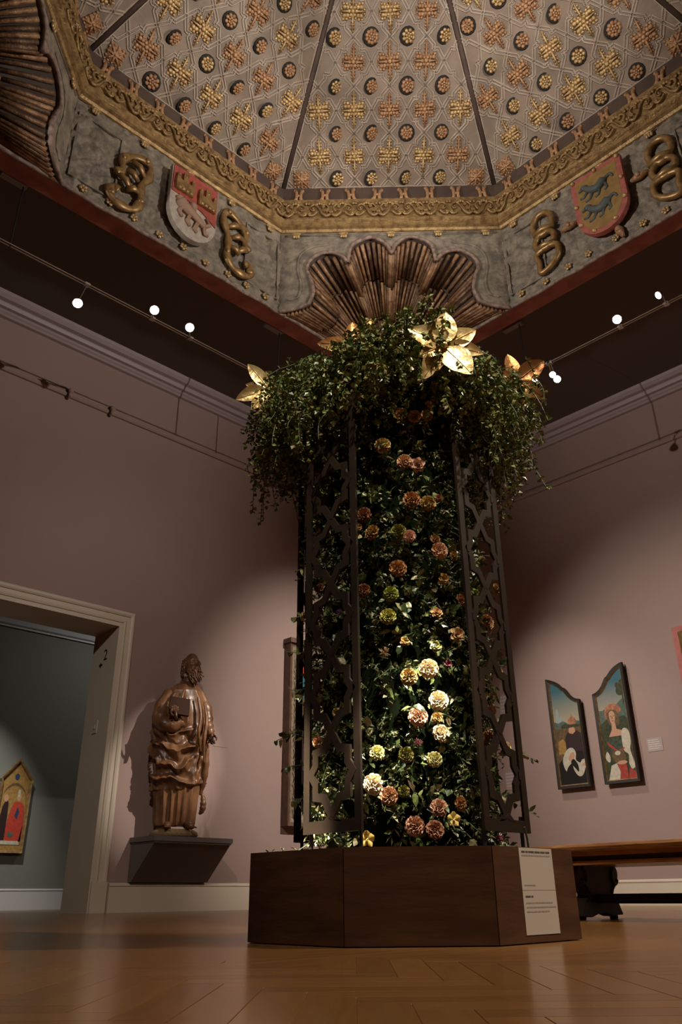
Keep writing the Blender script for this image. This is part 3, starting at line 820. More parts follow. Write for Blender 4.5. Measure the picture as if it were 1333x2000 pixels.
def coat(rz, u, z, kind):
    sh = bpy.data.objects.new('shield', None); COL.objects.link(sh); sh.parent = dome; sh.rotation_euler = (0,0,rz)
    w, h = .285, .86; ol = shield_outline(w, h); D = AP-.06
    T = lambda pts: [(u+x, z+y) for x, y in pts]
    def slab(name, pts, m, y, th):
        q = MB(); q.prism(T(pts), (0, y, 0), (1,0,0), (0,0,1), -.0, th)      # N = U x V = -y: towards the room
        return q.build(name, m, sh, local=True)
    if kind == 0:
        slab('escutcheon', ol, M_['sh_white'], D, .06)
        low = lambda: None
        top = [(-w+.01,h*.5-.01),(w-.01,h*.5-.01),(w-.01,-.10),(.10,.0),(-.02,.03),(-.12,.05),(-w+.01,.06)]
        slab('red_field', top, M_['sh_red'], D-.06, .012)
        for cx in (-.14, .14):      # two castles with three towers each
            q = MB(); cy = .21
            pr = [(-.10,-.12),(.10,-.12),(.11,-.02),(.10,.10),(.075,.10),(.07,.02),(.03,.02),(.03,.14),(-.03,.14),(-.03,.02),(-.07,.02),(-.075,.10),(-.10,.10),(-.11,-.02)]
            q.prism([(u+cx+x, z+cy+y+(-.03 if cx > 0 else 0)) for x, y in pr], (0, D-.072, 0), (1,0,0), (0,0,1), 0, .035)
            for k in range(4): q.ball((u+cx-.07+.046*k, D-.10, z+cy-.10+(-.03 if cx > 0 else 0)), .024, 6, 4)
            for k in range(3): q.ball((u+cx-.085+.085*k, D-.10, z+cy+.08+(-.03 if cx > 0 else 0)), .017, 6, 4)
            q.build('castle', M_['frame_gold'], sh, local=True)
        q = MB()                    # walking lion
        body = smooth_line([(-.17,-.02),(-.10,-.09),(.02,-.13),(.13,-.19)], 4)
        q.tube([(u+x, D-.075, z+y) for x, y in body], [.05,.06,.06,.06,.065,.06,.055,.05,.045,.045,.04,.035,.03], 8)
        q.ball((u-.03, D-.085, z-.03), .055, 8, 6); q.ball((u-.18, D-.08, z+.0), .035, 7, 5)
        for pts in ([(-.12,-.08),(-.17,-.16),(-.13,-.22)],[(-.04,-.13),(-.07,-.23),(-.03,-.28)],[(.06,-.17),(.02,-.28),(.06,-.31)],[(.13,-.19),(.15,-.28),(.19,-.27)],[(.13,-.18),(.20,-.12),(.15,-.06)]):
            q.tube([(u+x, D-.072, z+y) for x, y in pts], [.03,.022,.018], 6)
        q.build('lion', M_['lion'], sh, True, local=True)
    else:
        slab('escutcheon', ol, M_['sh_pink'], D, .06)
        slab('ochre_field', inset(ol, .055), M_['sh_ochre'], D-.058, .004)
        for cy in (.15, -.13):      # two walking wolves
            q = MB()
            body = smooth_line([(-.13,.09),(-.07,.03),(.0,.0),(.08,.05),(.15,.08),(.18,.03)], 4)
            n = len(body); q.tube([(u+x, D-.066, z+cy+y) for x, y in body], [.03+.018*sin(pi*i/n) if i < n*.6 else .022-.012*(i-n*.6)/(n*.4) for i in range(n)], 8)
            q.ball((u-.14, D-.068, z+cy+.105), .035, 8, 5, sc=(1.3,.7,.9)); q.tube([(u-.16,D-.068,z+cy+.10),(u-.205,D-.066,z+cy+.085)], [.022,.012], 6)
            for pts in ([(-.10,.04),(-.16,-.02),(-.20,-.01)],[(-.05,.0),(-.10,-.08),(-.15,-.09)],[(.03,.0),(.0,-.09),(-.04,-.10)],[(.08,.03),(.10,-.06),(.07,-.08)]):
                q.tube([(u+x, D-.062, z+cy+y) for x, y in pts], [.022,.016,.014], 6)
            q.build('wolf', M_['sh_blue'], sh, True, local=True)
        for x, y in ((-w+.03,h*.5-.03),(0,h*.5-.03),(w-.03,h*.5-.03),(-w+.025,.06),(w-.025,.10),(w-.03,-.16),(-w+.04,-.2),(.12,-h*.5+.07),(-.12,-h*.5+.07)):
            q = MB(); q.ball((u+x, D-.068, z+y), .026, 7, 5)
            q.build('gilt_stud', M_['gold'], sh, True, local=True)
        for x, y, a in ((-w-.12,-.03,.0),(w+.12,.05,0),(.10,-h*.5-.03,1.3)):
            q = MB(); q.tube([(u+x-.10*cos(a), AP-.04, z+y+.10*sin(a)),(u+x, AP-.05, z+y),(u+x+.10*cos(a), AP-.04, z+y-.10*sin(a))], [.018,.045,.018], 7)
            q.ball((u+x, AP-.075, z+y), .032, 7, 5); q.build('tassel', M_['gilt_red'], sh, True, local=True)
coat(0.0, .028, .575, 0)            # left frieze: u = x - XC
for u, z, k, s in ((-.67,.50,0,1), (.66,.55,0,-1)):
    o, l = scroll(dome, u, z, k, s); p = Vector(l); o.location = p
coat(-pi/2, -.03, .60, 1)           # right frieze: u = YC - y
for u, z, k, s in ((-.74,.60,1,1), (.62,.58,1,-1)):
    o, l = scroll(dome, u, z, k, s); p = Vector(l)
    o.location = (p.y, -p.x, p.z); o.rotation_euler = (0,0,-pi/2)

# ================================================================== PLINTH AND FLOWER COLUMN
PA, PH = .498, .247
pl = thing('octagonal_plinth', 'low octagonal dark wooden plinth under the flower column', 'plinth', (FX, FY, 0))
b = MB(); r = (PA-.006)/cos(pi/8)
b.prism([(r*cos(pi/8+k*pi/4), r*sin(pi/8+k*pi/4)) for k in range(8)], (FX, FY, .004), (1,0,0), (0,1,0), 0, PH-.012); b.build('carcass', M_['dark'], pl)
for k in range(8):
    b = MB(); h = K8*PA-.0016
    b.add([(-h,PA,.003),(h,PA,.003),(h-.006,PA-.016,.003),(-h+.006,PA-.016,.003),(-h,PA,PH),(h,PA,PH),(h-.006,PA-.016,PH),(-h+.006,PA-.016,PH)],
          [(1,0,4,5),(0,1,2,3),(4,7,6,5),(2,1,5,6),(0,3,7,4),(3,2,6,7)])
    o = b.build('side_panel', M_['plinth'], pl, local=True); o.rotation_euler = (0,0,k*pi/4)
b = MB(); r = (PA-.017)/cos(pi/8)
b.prism([(r*cos(pi/8+k*pi/4), r*sin(pi/8+k*pi/4)) for k in range(8)], (FX, FY, PH-.01), (1,0,0), (0,1,0), 0, .008); b.build('top_board', M_['plinth'], pl)

fc = thing('floral_tower', 'tall leafy flower column standing on the octagonal plinth', 'floral display', (FX, FY, PH-.002))
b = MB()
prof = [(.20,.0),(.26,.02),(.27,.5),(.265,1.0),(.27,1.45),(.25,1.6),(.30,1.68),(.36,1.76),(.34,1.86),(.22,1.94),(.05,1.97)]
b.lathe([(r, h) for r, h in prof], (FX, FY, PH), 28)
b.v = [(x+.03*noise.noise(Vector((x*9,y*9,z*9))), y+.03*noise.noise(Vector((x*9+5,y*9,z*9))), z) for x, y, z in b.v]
b.build('shade_core', M_['core_shade'], fc, True)  # dark core fills the gaps, its colour standing for shade between leaves
rl = random.Random(11)
def leaf(q, p, d, nrm, L, W, fold=.25):
    d = d.normalized(); s = d.cross(nrm)
    if s.length < 1e-5: s = d.orthogonal()
    s.normalize(); n = s.cross(d)
    m = p+d*(L*.5)
    q.add([p, m+s*W+n*(W*fold), p+d*L-n*(L*.12), m-s*W+n*(W*fold)], [(0,1,2),(0,2,3)])
def leaf6(q, p, d, nrm, L, W, fold=.25, curl=.25):
    d = d.normalized(); s = d.cross(nrm)
    if s.length < 1e-5: s = d.orthogonal()
    s.normalize(); n = s.cross(d)
    a = p+d*(L*.3); c = p+d*(L*.68)-n*(L*curl*.3)
    q.add([p, a+s*W+n*(W*fold), c+s*W*.85-n*(L*.02), p+d*L-n*(L*curl), c-s*W*.85-n*(L*.02), a-s*W+n*(W*fold), a, c],
          [(0,1,6),(0,6,5),(6,1,2,7),(5,6,7,4),(7,2,3),(4,7,3)])
def sprig(q, qs, path, n, L, W, six=False, rnd=rl):
    P = [Vector(p) for p in path]
    if qs is not None: qs.tube(P, .0016, 3, cap=False)
    for k in range(n):
        t = (k+.6)/n*(len(P)-1); i = min(int(t), len(P)-2)
        p = P[i].lerp(P[i+1], t-i); tan = (P[i+1]-P[i]).normalized()
        o = Vector((rnd.gauss(0,1), rnd.gauss(0,1), rnd.gauss(0,1))); o = o-tan*o.dot(tan)
        if o.length < 1e-3: continue
        o.normalize(); d = tan*rnd.uniform(.1,.8)+o
        nr = Vector((rnd.gauss(0,.6), rnd.gauss(0,.6), rnd.gauss(.7,.5)))
        l = L*rnd.uniform(.65, 1.25); (leaf6 if six else leaf)(q, p, d, nr, l, l*W*rnd.uniform(.8,1.2))
C3 = Vector((FX, FY, 0))
# leaves of the column
q = MB(); qs = MB()
for k in range(1900):
    a = rl.uniform(0, 2*pi)
    if rl.random() < .6: a = YAW+pi+rl.uniform(-1.75, 1.75)
    z = rl.uniform(.27, 2.0); o = Vector((cos(a), sin(a), 0)); t = Vector((-sin(a), cos(a), 0))
    p = C3+o*rl.uniform(.24,.285)+Vector((0,0,z))
    v = o*rl.uniform(.5,1)+t*rl.gauss(0,.5)+Vector((0,0,rl.gauss(.0,.6))); v.normalize()
    ln = rl.uniform(.05,.11)
    path = [p, p+v*ln*.5, p+v*ln+Vector((0,0,-.018))]
    sz = rl.choice((.013,.016,.02,.026,.036))
    sprig(q, qs if k % 3 == 0 else None, path, int(7 if sz > .03 else 9 if sz > .022 else 14), sz, rl.choice((.2,.26,.34)), sz > .026)
stuff(q.build('column_leaves', M_['leaf'], fc)); stuff(qs.build('column_stems', M_['stem'], fc))
# longer trailing sprays pushing out past the screens
L2 = Vector((-sin(YAW), cos(YAW), 0)); F2 = Vector((cos(YAW), sin(YAW), 0))
q = MB(); qs = MB()
for lat, fwd, z, dl, dz, n in ((.36,.02,.90,.06,.05,16),(.37,.05,.66,.08,-.03,20),(.35,.04,.78,.05,.03,18),(.36,.08,.52,.07,.02,16),(.34,-.02,1.05,.05,.02,14),(.33,.0,1.3,.06,-.04,12),
        (-.36,.1,.62,-.13,-.06,16),(-.36,.12,.45,-.12,-.08,14),(-.33,.0,1.52,-.09,.0,12),(-.32,.05,1.42,-.08,-.03,12),(-.33,.05,1.32,-.06,.02,10),(.36,-.05,.58,.05,.06,16),(.34,.05,.40,.05,.03,10),
        (.30,-.2,.72,.06,.0,16),(.28,-.22,.9,.05,.04,16),(-.30,-.2,.8,-.05,.03,16)):
    p = C3+L2*lat*.8+F2*fwd+Vector((0,0,z)); e = C3+L2*(lat+dl)+F2*fwd+Vector((0,0,z+dz))
    sprig(q, qs, [p, p.lerp(e,.5)+Vector((0,0,.02)), e], n, .032, .24, True)
stuff(q.build('side_sprays', M_['leaf'], fc)); stuff(qs.build('side_spray_stems', M_['stem'], fc))
# the overhanging vine canopy
q = MB(); qs = MB()
for k in range(1050):
    a = rl.uniform(0, 2*pi); o = Vector((cos(a), sin(a), 0)); t = Vector((-sin(a), cos(a), 0))
    lump = noise.noise(Vector((cos(a)*1.6, sin(a)*1.6, 7.7)))
    side = abs(o.dot(L2)); r0 = rl.uniform(.0,.34); z0 = 2.20-.9*r0*r0+rl.uniform(-.12,.03)
    r1 = rl.uniform(.32,.50)+.06*side+.10*lump; z1 = rl.uniform(1.80,2.10)+.10*lump
    drop_ = rl.uniform(.04,.26)*(.75+.40*side**2)*(1+.8*lump)
    drop_ *= 1-.8*max(0, -o.dot(F2))*math.exp(-((o.dot(L2)+.18)/.42)**2)
    if rl.random() < .10: drop_ *= 1.3
    p0 = C3+o*r0+Vector((0,0,z0)); p1 = C3+o*((r0+r1)/2)+t*rl.gauss(0,.06)+Vector((0,0,(z0+z1)/2+.06))
    z1 += .08*max(0, -o.dot(F2))*math.exp(-((o.dot(L2)+.18)/.42)**2)
    p2 = C3+o*r1+t*rl.gauss(0,.08)+Vector((0,0,z1)); p3 = p2+o*rl.uniform(-.06,.05)+Vector((0,0,-drop_*.55)); p4 = p3+o*rl.uniform(-.05,.04)+Vector((0,0,-drop_*.45))
    sprig(q, qs if k % 2 == 0 else None, smooth_line([p0,p1,p2,p3,p4], 3), rl.randint(32,46), .0212, .36)
for k in range(190):          # both flanks hang lower, the left one furthest
    s = 1 if k % 2 else -1
    lat = s*rl.uniform(.30,.48 if s > 0 else .56); f = rl.uniform(-.34,.25); z = rl.uniform(1.8,2.1)
    p2 = C3+L2*lat+F2*f+Vector((0,0,z)); e = p2+L2*rl.gauss(s*.02,.04)+Vector((0,0,-rl.uniform(.08,.26)))
    sprig(q, qs if k % 2 == 0 else None, smooth_line([p2, p2.lerp(e,.5)+L2*s*.02, e], 3), rl.randint(22,34), .0212, .36)
stuff(q.build('canopy_leaves', M_['vine'], fc)); stuff(qs.build('canopy_stems', M_['stem'], fc))

# --- pierced metal screens
def screen(label, P0, P1):
    """a flat pierced screen from the near edge P0 to the far edge P1 (x, y)"""
    P0 = Vector((*P0, 0)); P1 = Vector((*P1, 0)); U = (P1-P0); W = U.length; U.normalize(); Vv = Vector((0,0,1))
    z0, z1 = .297, 2.02; T = .009; cen = C3 - (P0+P1)/2; N = U.cross(Vv)
    if N.dot(cen) > 0: da, db = 0, T
    else: da, db = -T, 0
    t = thing('lattice_screen', label, 'screen', ((P0.x+P1.x)/2, (P0.y+P1.y)/2, z0))
    def rect(name, a0, a1, b0, b1):
        q = MB(); q.prism([(a0,b0),(a1,b0),(a1,b1),(a0,b1)], P0, U, Vv, da, db); return q.build(name, M_['screen'], t)
    S = .028
    rect('stile', 0, S, z0, z1); rect('stile', W-S, W, z0, z1); rect('rail', S, W-S, z0, z0+.036); rect('rail', S, W-S, z1-.03, z1)
    per = .25; half = W/2-S; cx = W/2; zs = .345
    for k in range(-1, 8):
        q = MB(); zb = zs+k*per; lv = 0
        cell = [(0,0),(.36,.21),(.72,.235),(.72,.385),(.95,.5),(.72,.615),(.72,.765),(.36,.79),(0,1)]
        for s in (-1, 1):
            pts = [(cx+s*x*half, zb+y*per) for x, y in cell]
            lv = ((s > 0)+2*(k % 2))*.0005
            w = .0128; n = len(pts); lft = []; rgt = []
            for i in range(n):
                a = Vector(pts[max(i-1,0)]); c = Vector(pts[i]); e = Vector(pts[min(i+1,n-1)])
                d1 = (c-a).normalized() if i else (e-c).normalized(); d2 = (e-c).normalized() if i < n-1 else d1
                m = (Vector((-d1.y,d1.x))+Vector((-d2.y,d2.x))).normalized(); kk = w/max(.5, m.dot(Vector((-d1.y,d1.x))))
                lft.append(c+m*kk); rgt.append(c-m*kk)
            for i in range(n-1):
                quad = [rgt[i], rgt[i+1], lft[i+1], lft[i]]
                quad = [(p.x, min(max(p.y, z0+.03), z1-.02)) for p in quad]
                if max(p[1] for p in quad)-min(p[1] for p in quad) < 1e-4: continue
                q.prism(quad, P0, U, Vv, da+lv-.001, db+lv-.001)
            # short tie from the strap's point to the stile
            q.prism([(cx+s*half*.9, zb+.5*per-.013), (cx+s*(half+.002), zb+.5*per-.013), (cx+s*(half+.002), zb+.5*per+.013), (cx+s*half*.9, zb+.5*per+.013)] if s > 0 else
                    [(cx-half-.002, zb+.5*per-.013), (cx-half*.9, zb+.5*per-.013), (cx-half*.9, zb+.5*per+.013), (cx-half-.002, zb+.5*per+.013)], P0, U, Vv, da+.002, db+.002) if z0 < zb+.5*per < z1-.03 else None
        if q.v: q.build('lattice_strap', M_['screen'], t)
    # two feet holding the screen off the plinth
    for a in (.02, W-.02):
        p = P0+U*a+cen.normalized()*.02
        q = MB(); q.tube([(p.x, p.y, PH-.002), (p.x, p.y, z0+.05)], .006, 6); q.build('foot', M_['black'], t)
    return t
screen('dark pierced metal screen at the left face of the flower column', (1.78, 1.748), (1.78, 2.005))
screen('dark pierced metal screen at the right face of the flower column', (2.085, 1.53), (2.325, 1.53))
screen('dark pierced metal screen behind the column, edge seen left of the left screen', (2.01, 2.315), (2.25, 2.315))
screen('dark pierced metal screen at the far right back of the flower column', (2.563, 1.80), (2.563, 2.05))

# --- blooms
FCOL = {'peach': ((.72,.47,.28),(.58,.30,.15)), 'apricot': ((.64,.38,.17),(.50,.25,.09)), 'blush': ((.85,.62,.44),(.80,.42,.24)), 'ochre': ((.60,.43,.17),(.46,.29,.09)),
        'pink': ((.74,.48,.38),(.58,.30,.21)), 'orange': ((.60,.32,.14),(.46,.20,.08)), 'rust': ((.46,.23,.13),(.32,.13,.07)), 'gold': ((.60,.40,.13),(.46,.27,.07)),
        'olive': ((.36,.32,.07),(.22,.2,.04)), 'palepink': ((.85,.60,.50),(.78,.40,.30)), 'lime': ((.40,.46,.09),(.28,.34,.06)), 'limeyellow': ((.55,.50,.12),(.38,.38,.07)),
        'tan': ((.58,.38,.18),(.45,.24,.10)), 'brown': ((.30,.17,.06),(.18,.09,.03)), 'cream': ((.92,.82,.60),(.88,.68,.40)), 'burgundy': ((.16,.02,.03),(.09,.01,.02)),
        'magenta': ((.45,.06,.16),(.30,.03,.10)), 'purple': ((.30,.10,.34),(.2,.05,.25)), 'limecream': ((.78,.72,.36),(.55,.52,.18)), 'salmon': ((.62,.37,.24),(.50,.25,.15)), 'yellow': ((.80,.62,.18),(.62,.40,.08))}
fmat = {k: mat('petal_'+k, a, .55, col2=c, scale=60, sub=.0) for k, (a, c) in FCOL.items()}
def carnation(seed):
    rd = random.Random(seed); q = MB()
    for ring, (n, tilt, L, r0) in enumerate(((9,.15,1.0,.10),(9,.42,.98,.10),(8,.75,.92,.08),(7,1.05,.86,.06),(5,1.32,.80,.03))):
        for k in range(n):
            a = 2*pi*(k+.5*(ring % 2))/n+rd.uniform(-.15,.15); ti = tilt+rd.uniform(-.1,.1)
            d = Vector((cos(a)*cos(ti), sin(a)*cos(ti), sin(ti))); s = Vector((-sin(a), cos(a), 0)); nn = d.cross(s)
            W = .42 if ring < 3 else .34; vs = []
            for j, (t, ww) in enumerate(((0,.25),(.55,.8),(.85,1.05),(1.0,.95))):
                for i in range(5):
                    x = (i-2)/2; ruf = (.10*sin(i*2.6+k+seed) + rd.uniform(-.06,.06))*(t**2)
                    edge = (.07*(i % 2)-.02)*(j == 3)
                    vs.append(d*(r0+L*(t+edge)-r0*t) + s*(x*W*ww) + nn*(ruf-.12*x*x*t + .10*t*t) )
            q.add(vs, [(j*5+i, j*5+i+1, (j+1)*5+i+1, (j+1)*5+i) for j in range(3) for i in range(4)])
    return q.mesh('carnation', fmat['peach'], True)
def rose(seed):
    rd = random.Random(seed); q = MB()
    for ring, (n, tilt, L) in enumerate(((6,.25,1.0),(5,.65,.92),(5,1.0,.85),(4,1.25,.75))):
        for k in range(n):
            a = 2*pi*(k+.5*(ring % 2))/n+rd.uniform(-.2,.2); ti = tilt+rd.uniform(-.12,.12)
            d = Vector((cos(a)*cos(ti), sin(a)*cos(ti), sin(ti))); s = Vector((-sin(a), cos(a), 0)); nn = d.cross(s); vs = []
            for j, (t, ww) in enumerate(((0,.2),(.4,.75),(.75,.9),(1.0,.55))):
                for i in range(5):
                    x = (i-2)/2; vs.append(d*(.05+L*t*(1-.12*x*x)) + s*(x*.5*ww) + nn*(.28*x*x*ww - .18*t*t))
            q.add(vs, [(j*5+i, j*5+i+1, (j+1)*5+i+1, (j+1)*5+i) for j in range(3) for i in range(4)])
    return q.mesh('rose', fmat['peach'], True)
def spidery(seed):
    rd = random.Random(seed); q = MB()
    for k in range(34):
        a = rd.uniform(0, 2*pi); ti = rd.uniform(.05, 1.3); d = Vector((cos(a)*cos(ti), sin(a)*cos(ti), sin(ti)))
        q.tube([d*.1, d*.6+Vector((0,0,.08)), d*rd.uniform(.9,1.15)], [.05,.045,.06], 4)
    q.ball((0,0,.1), .22, 8, 5)
    return q.mesh('spidery_flower', fmat['brown'], True)
def orchid(seed):
    q = MB()
    for k, (L, W) in enumerate(((1,.42),(.95,.5),(.9,.36),(.95,.36),(.95,.5))):
        a = pi/2+k*2*pi/5; d = Vector((cos(a), sin(a), .25)); s = Vector((-sin(a), cos(a), 0)); vs = []
        for t, ww in ((0,.2),(.35,.9),(.7,1.0),(1.0,.25)):
            for i in range(5):
                x = (i-2)/2; vs.append(d*(.06+L*t)+s*(x*W*ww)+Vector((0,0,.18*t-.15*x*x)))
        q.add(vs, [(j*5+i, j*5+i+1, (j+1)*5+i+1, (j+1)*5+i) for j in range(3) for i in range(4)])
    q.ball((0,-.12,.25), .2, 8, 5, sc=(.8,1,1.2)); q.ball((.1,.05,.3), .13, 7, 5)
    return q.mesh('orchid', fmat['yellow'], True)
BL = {'c': [carnation(i) for i in range(4)], 'r': [rose(i) for i in range(3)], 's': [spidery(1), spidery(2)], 'o': [orchid(1)]}
BN = {'c': 'carnation', 'r': 'rose', 's': 'spidery_flower', 'o': 'orchid'}
q = MB(); q.lathe([(.02,-1.3),(.06,-.9),(.10,-.5),(.24,-.2),(.30,.02),(.1,.06)], (0,0,0), 8)
for k in range(5):
    a = k*1.2566; leaf(q, Vector((.2*cos(a), .2*sin(a), -.1)), Vector((cos(a), sin(a), .1)), Vector((0,0,1)), .5, .1)
cal_me = q.mesh('calyx', M_['stem'], True)
rf = random.Random(5)
FLOWERS = [
  (1.946, 1.663, 1.763, 0.0271, 'c', 'peach', 'bright peach carnation, leftmost of the three in a row under the leafy canopy'),
  (1.989, 1.631, 1.756, 0.0252, 'c', 'apricot', 'apricot carnation in the middle of the row of three under the canopy'),
  (2.036, 1.607, 1.772, 0.0234, 'c', 'apricot', 'dim apricot carnation, rightmost of the row of three under the canopy'),
  (2.049, 1.602, 1.822, 0.0177, 'r', 'blush', 'small ruffled blush bud just above the rightmost flower under the canopy'),
  (1.897, 1.715, 1.627, 0.0304, 'c', 'ochre', 'lone yellow ochre carnation below left of the row of three'),
  (1.95, 1.66, 1.557, 0.0281, 'c', 'peach', 'peach carnation touching a pink cupped bloom high on the column'),
  (1.99, 1.631, 1.546, 0.0282, 'r', 'pink', 'pink cupped rose with a pale lit rim beside the peach carnation'),
  (1.966, 1.647, 1.401, 0.0312, 'c', 'orange', 'orange carnation beside a yellower one in the upper column'),
  (2.018, 1.615, 1.393, 0.0294, 'c', 'ochre', 'yellow apricot carnation right of the orange one in the upper column'),
  (2.062, 1.597, 1.422, 0.0149, 'c', 'rust', 'small dark rust bloom half hidden right of the yellow apricot carnation'),
  (1.857, 1.783, 1.354, 0.0275, 'c', 'rust', 'rust carnation nearest the inner edge of the left screen, upper column'),
  (1.87, 1.757, 1.279, 0.0289, 'c', 'gold', 'golden carnation just below the rust one near the left screen'),
  (1.926, 1.682, 1.275, 0.027, 'c', 'olive', 'dull olive yellow carnation left of a pale pink one'),
  (1.954, 1.657, 1.258, 0.0233, 'c', 'palepink', 'brightly lit pale pink carnation against the olive one'),
  (2.036, 1.607, 1.255, 0.018, 'c', 'apricot', 'small apricot bloom directly above the white peach carnation'),
  (1.847, 1.809, 1.311, 0.0183, 'c', 'gold', 'golden bloom partly behind the inner stile of the left screen'),
  (2.05, 1.601, 1.214, 0.0305, 'c', 'blush', 'white peach carnation lit brightly at right of the upper column'),
  (1.921, 1.687, 1.137, 0.0299, 'c', 'apricot', 'apricot carnation alone at the centre of the column'),
  (2.106, 1.585, 1.203, 0.0181, 'c', 'gold', 'small gold bloom next to the right screen, beside the white peach carnation'),
  (2.058, 1.598, 1.108, 0.0212, 'r', 'gold', 'open gold rose with leaves below the white peach carnation'),
  (1.854, 1.791, 1.068, 0.0246, 'c', 'rust', 'rust bloom half covered by green leaves beside the left screen'),
  (1.903, 1.708, 1.045, 0.026, 'c', 'lime', 'upper of two lime green carnations at mid column'),
  (1.895, 1.719, 0.966, 0.0274, 'c', 'limeyellow', 'lower, yellower of two lime green carnations at mid column'),
  (2.024, 1.612, 0.983, 0.0207, 'r', 'apricot', 'flattened apricot rose at mid column near the white leaves'),
  (2.098, 1.587, 0.916, 0.0276, 'r', 'tan', 'large tan peach rose beside the right screen at mid column'),
  (1.885, 1.732, 0.844, 0.0202, 's', 'brown', 'brown spidery seed flower at mid column'),
  (1.935, 1.673, 0.76, 0.0281, 'c', 'ochre', 'ochre carnation left of the glowing cream one'),
  (1.988, 1.632, 0.788, 0.0316, 'c', 'cream', 'large glowing cream carnation, topmost of the bright cream group'),
  (2.014, 1.617, 0.865, 0.0203, 'r', 'olive', 'olive rose above the large glowing cream carnation'),
  (1.93, 1.678, 0.879, 0.0169, 'r', 'gold', 'small gold rose above the ochre carnation at mid column'),
  (2.053, 1.6, 0.809, 0.0135, 'r', 'burgundy', 'burgundy bloom right of the large glowing cream carnation'),
  (2.131, 1.581, 1.044, 0.0248, 'c', 'orange', 'orange carnation tucked behind the inner stile of the right screen'),
  (2.212, 1.581, 1.087, 0.02, 'r', 'lime', 'round lime green bloom seen through the right screen'),
  (2.3, 1.604, 1.007, 0.0295, 'c', 'peach', 'peach carnation framed by an opening of the right screen'),
  (2.385, 1.608, 1.154, 0.023, 'c', 'ochre', 'yellow carnation near the outer stile of the right screen'),
  (2.381, 1.617, 0.969, 0.0168, 's', 'magenta', 'magenta fringed bloom behind the right screen'),
  (1.834, 1.991, 1.125, 0.0185, 'c', 'rust', 'brownish pink bloom seen through the upper left screen'),
  (1.905, 2.16, 1.077, 0.0193, 'r', 'cream', 'cream bloom peeping out left of the left screen'),
  (1.829, 1.887, 1.005, 0.0124, 's', 'purple', 'small purple flower seen through the left screen'),
  (2.013, 1.618, 0.686, 0.0312, 'c', 'cream', 'glowing cream carnation with an ochre heart, second of the bright group'),
  (1.953, 1.658, 0.634, 0.0308, 'c', 'blush', 'large blush carnation lower left of the ochre hearted cream one'),
  (2.014, 1.617, 0.584, 0.029, 'c', 'cream', 'glowing cream carnation right of the large blush one'),
  (1.868, 1.761, 0.526, 0.024, 'c', 'limecream', 'pale greenish cream carnation above the brightest cream bloom'),
  (1.991, 1.631, 0.503, 0.0238, 'c', 'limecream', 'pale lime carnation below the cream one on the right'),
  (1.861, 1.775, 0.433, 0.0315, 'c', 'cream', 'brightest cream carnation, low beside the left screen'),
  (1.885, 1.732, 0.397, 0.028, 'c', 'peach', 'peach carnation lower right of the brightest cream bloom'),
  (1.994, 1.628, 0.363, 0.0263, 'c', 'salmon', 'salmon carnation above the rust one near the plinth'),
  (1.933, 1.675, 0.31, 0.029, 'c', 'salmon', 'large salmon carnation nearest the plinth'),
  (1.98, 1.637, 0.301, 0.0275, 'c', 'rust', 'rust carnation next to the large salmon one by the plinth'),
  (2.035, 1.607, 0.33, 0.0217, 'o', 'yellow', 'upright yellow orchid bloom by the right screen foot'),
  (1.851, 1.797, 0.277, 0.0246, 'o', 'yellow', 'yellow orchid bloom lying on the plinth edge by the left screen'),
  (2.062, 1.597, 0.376, 0.0219, 'c', 'apricot', 'dim apricot carnation behind leaves near the foot of the right screen'),
  (2.004, 1.623, 0.632, 0.0179, 'c', 'ochre', 'dim ochre bloom between the two glowing cream carnations on the right'),
  (1.949, 1.661, 0.551, 0.016, 's', 'burgundy', 'dark burgundy flower below the large blush carnation'),
  (1.921, 1.687, 0.515, 0.0238, 'c', 'olive', 'dim olive carnation in shade at the lower centre'),
  (2.212, 1.581, 0.594, 0.0235, 'c', 'orange', 'orange carnation behind the lower crossing of the right screen'),
  (2.256, 1.589, 0.683, 0.0207, 'c', 'salmon', 'salmon bloom lit white at its rim behind the right screen'),
  (2.379, 1.62, 0.582, 0.0176, 'r', 'cream', 'cream bloom near the outer stile of the right screen, low'),
  (2.377, 1.624, 0.843, 0.0202, 'r', 'cream', 'cream bloom behind the right screen level with the largest cream carnation'),
  (1.828, 1.902, 0.666, 0.0168, 'r', 'ochre', 'ochre bloom seen through the lower left screen'),
  (1.836, 2.002, 0.585, 0.0204, 'c', 'peach', 'peach cream bloom seen through the foot of the left screen'),
  (1.913, 1.696, 0.409, 0.0187, 'c', 'olive', 'shaded olive bloom right of the peach carnation, low on the column'),
  (2.223, 1.583, 0.283, 0.0192, 's', 'magenta', 'pink spiky flower at the foot of the right screen on the plinth'),
]

for (x, y, z, r, kind, colour, label) in FLOWERS:
    p = Vector((x, y, z)); o = (p-C3); o.z = 0; o.normalize()
    d = (o*1.0 + Vector((-cos(YAW), -sin(YAW), 0))*.35 + Vector((rf.gauss(0,.22), rf.gauss(0,.22), rf.gauss(-.12,.18)))).normalized()
    me = rf.choice(BL[kind])
    ob = bpy.data.objects.new(BN[kind], me); COL.objects.link(ob)
    R = d.to_track_quat('Z', 'Y').to_matrix().to_4x4() @ Matrix.Rotation(rf.uniform(0, 6.28), 4, 'Z')
    if kind == 'o': R = d.to_track_quat('Z', 'Y').to_matrix().to_4x4()
    ob.matrix_world = Matrix.Translation(p-d*r*.25) @ R @ Matrix.Diagonal((r, r, r*.95, 1))
    ob.material_slots[0].link = 'OBJECT'; ob.material_slots[0].material = fmat[colour]
    tag(ob, label, 'flower', 'blooms set in the flower column')
    c = bpy.data.objects.new('calyx', cal_me); COL.objects.link(c); c.parent = ob

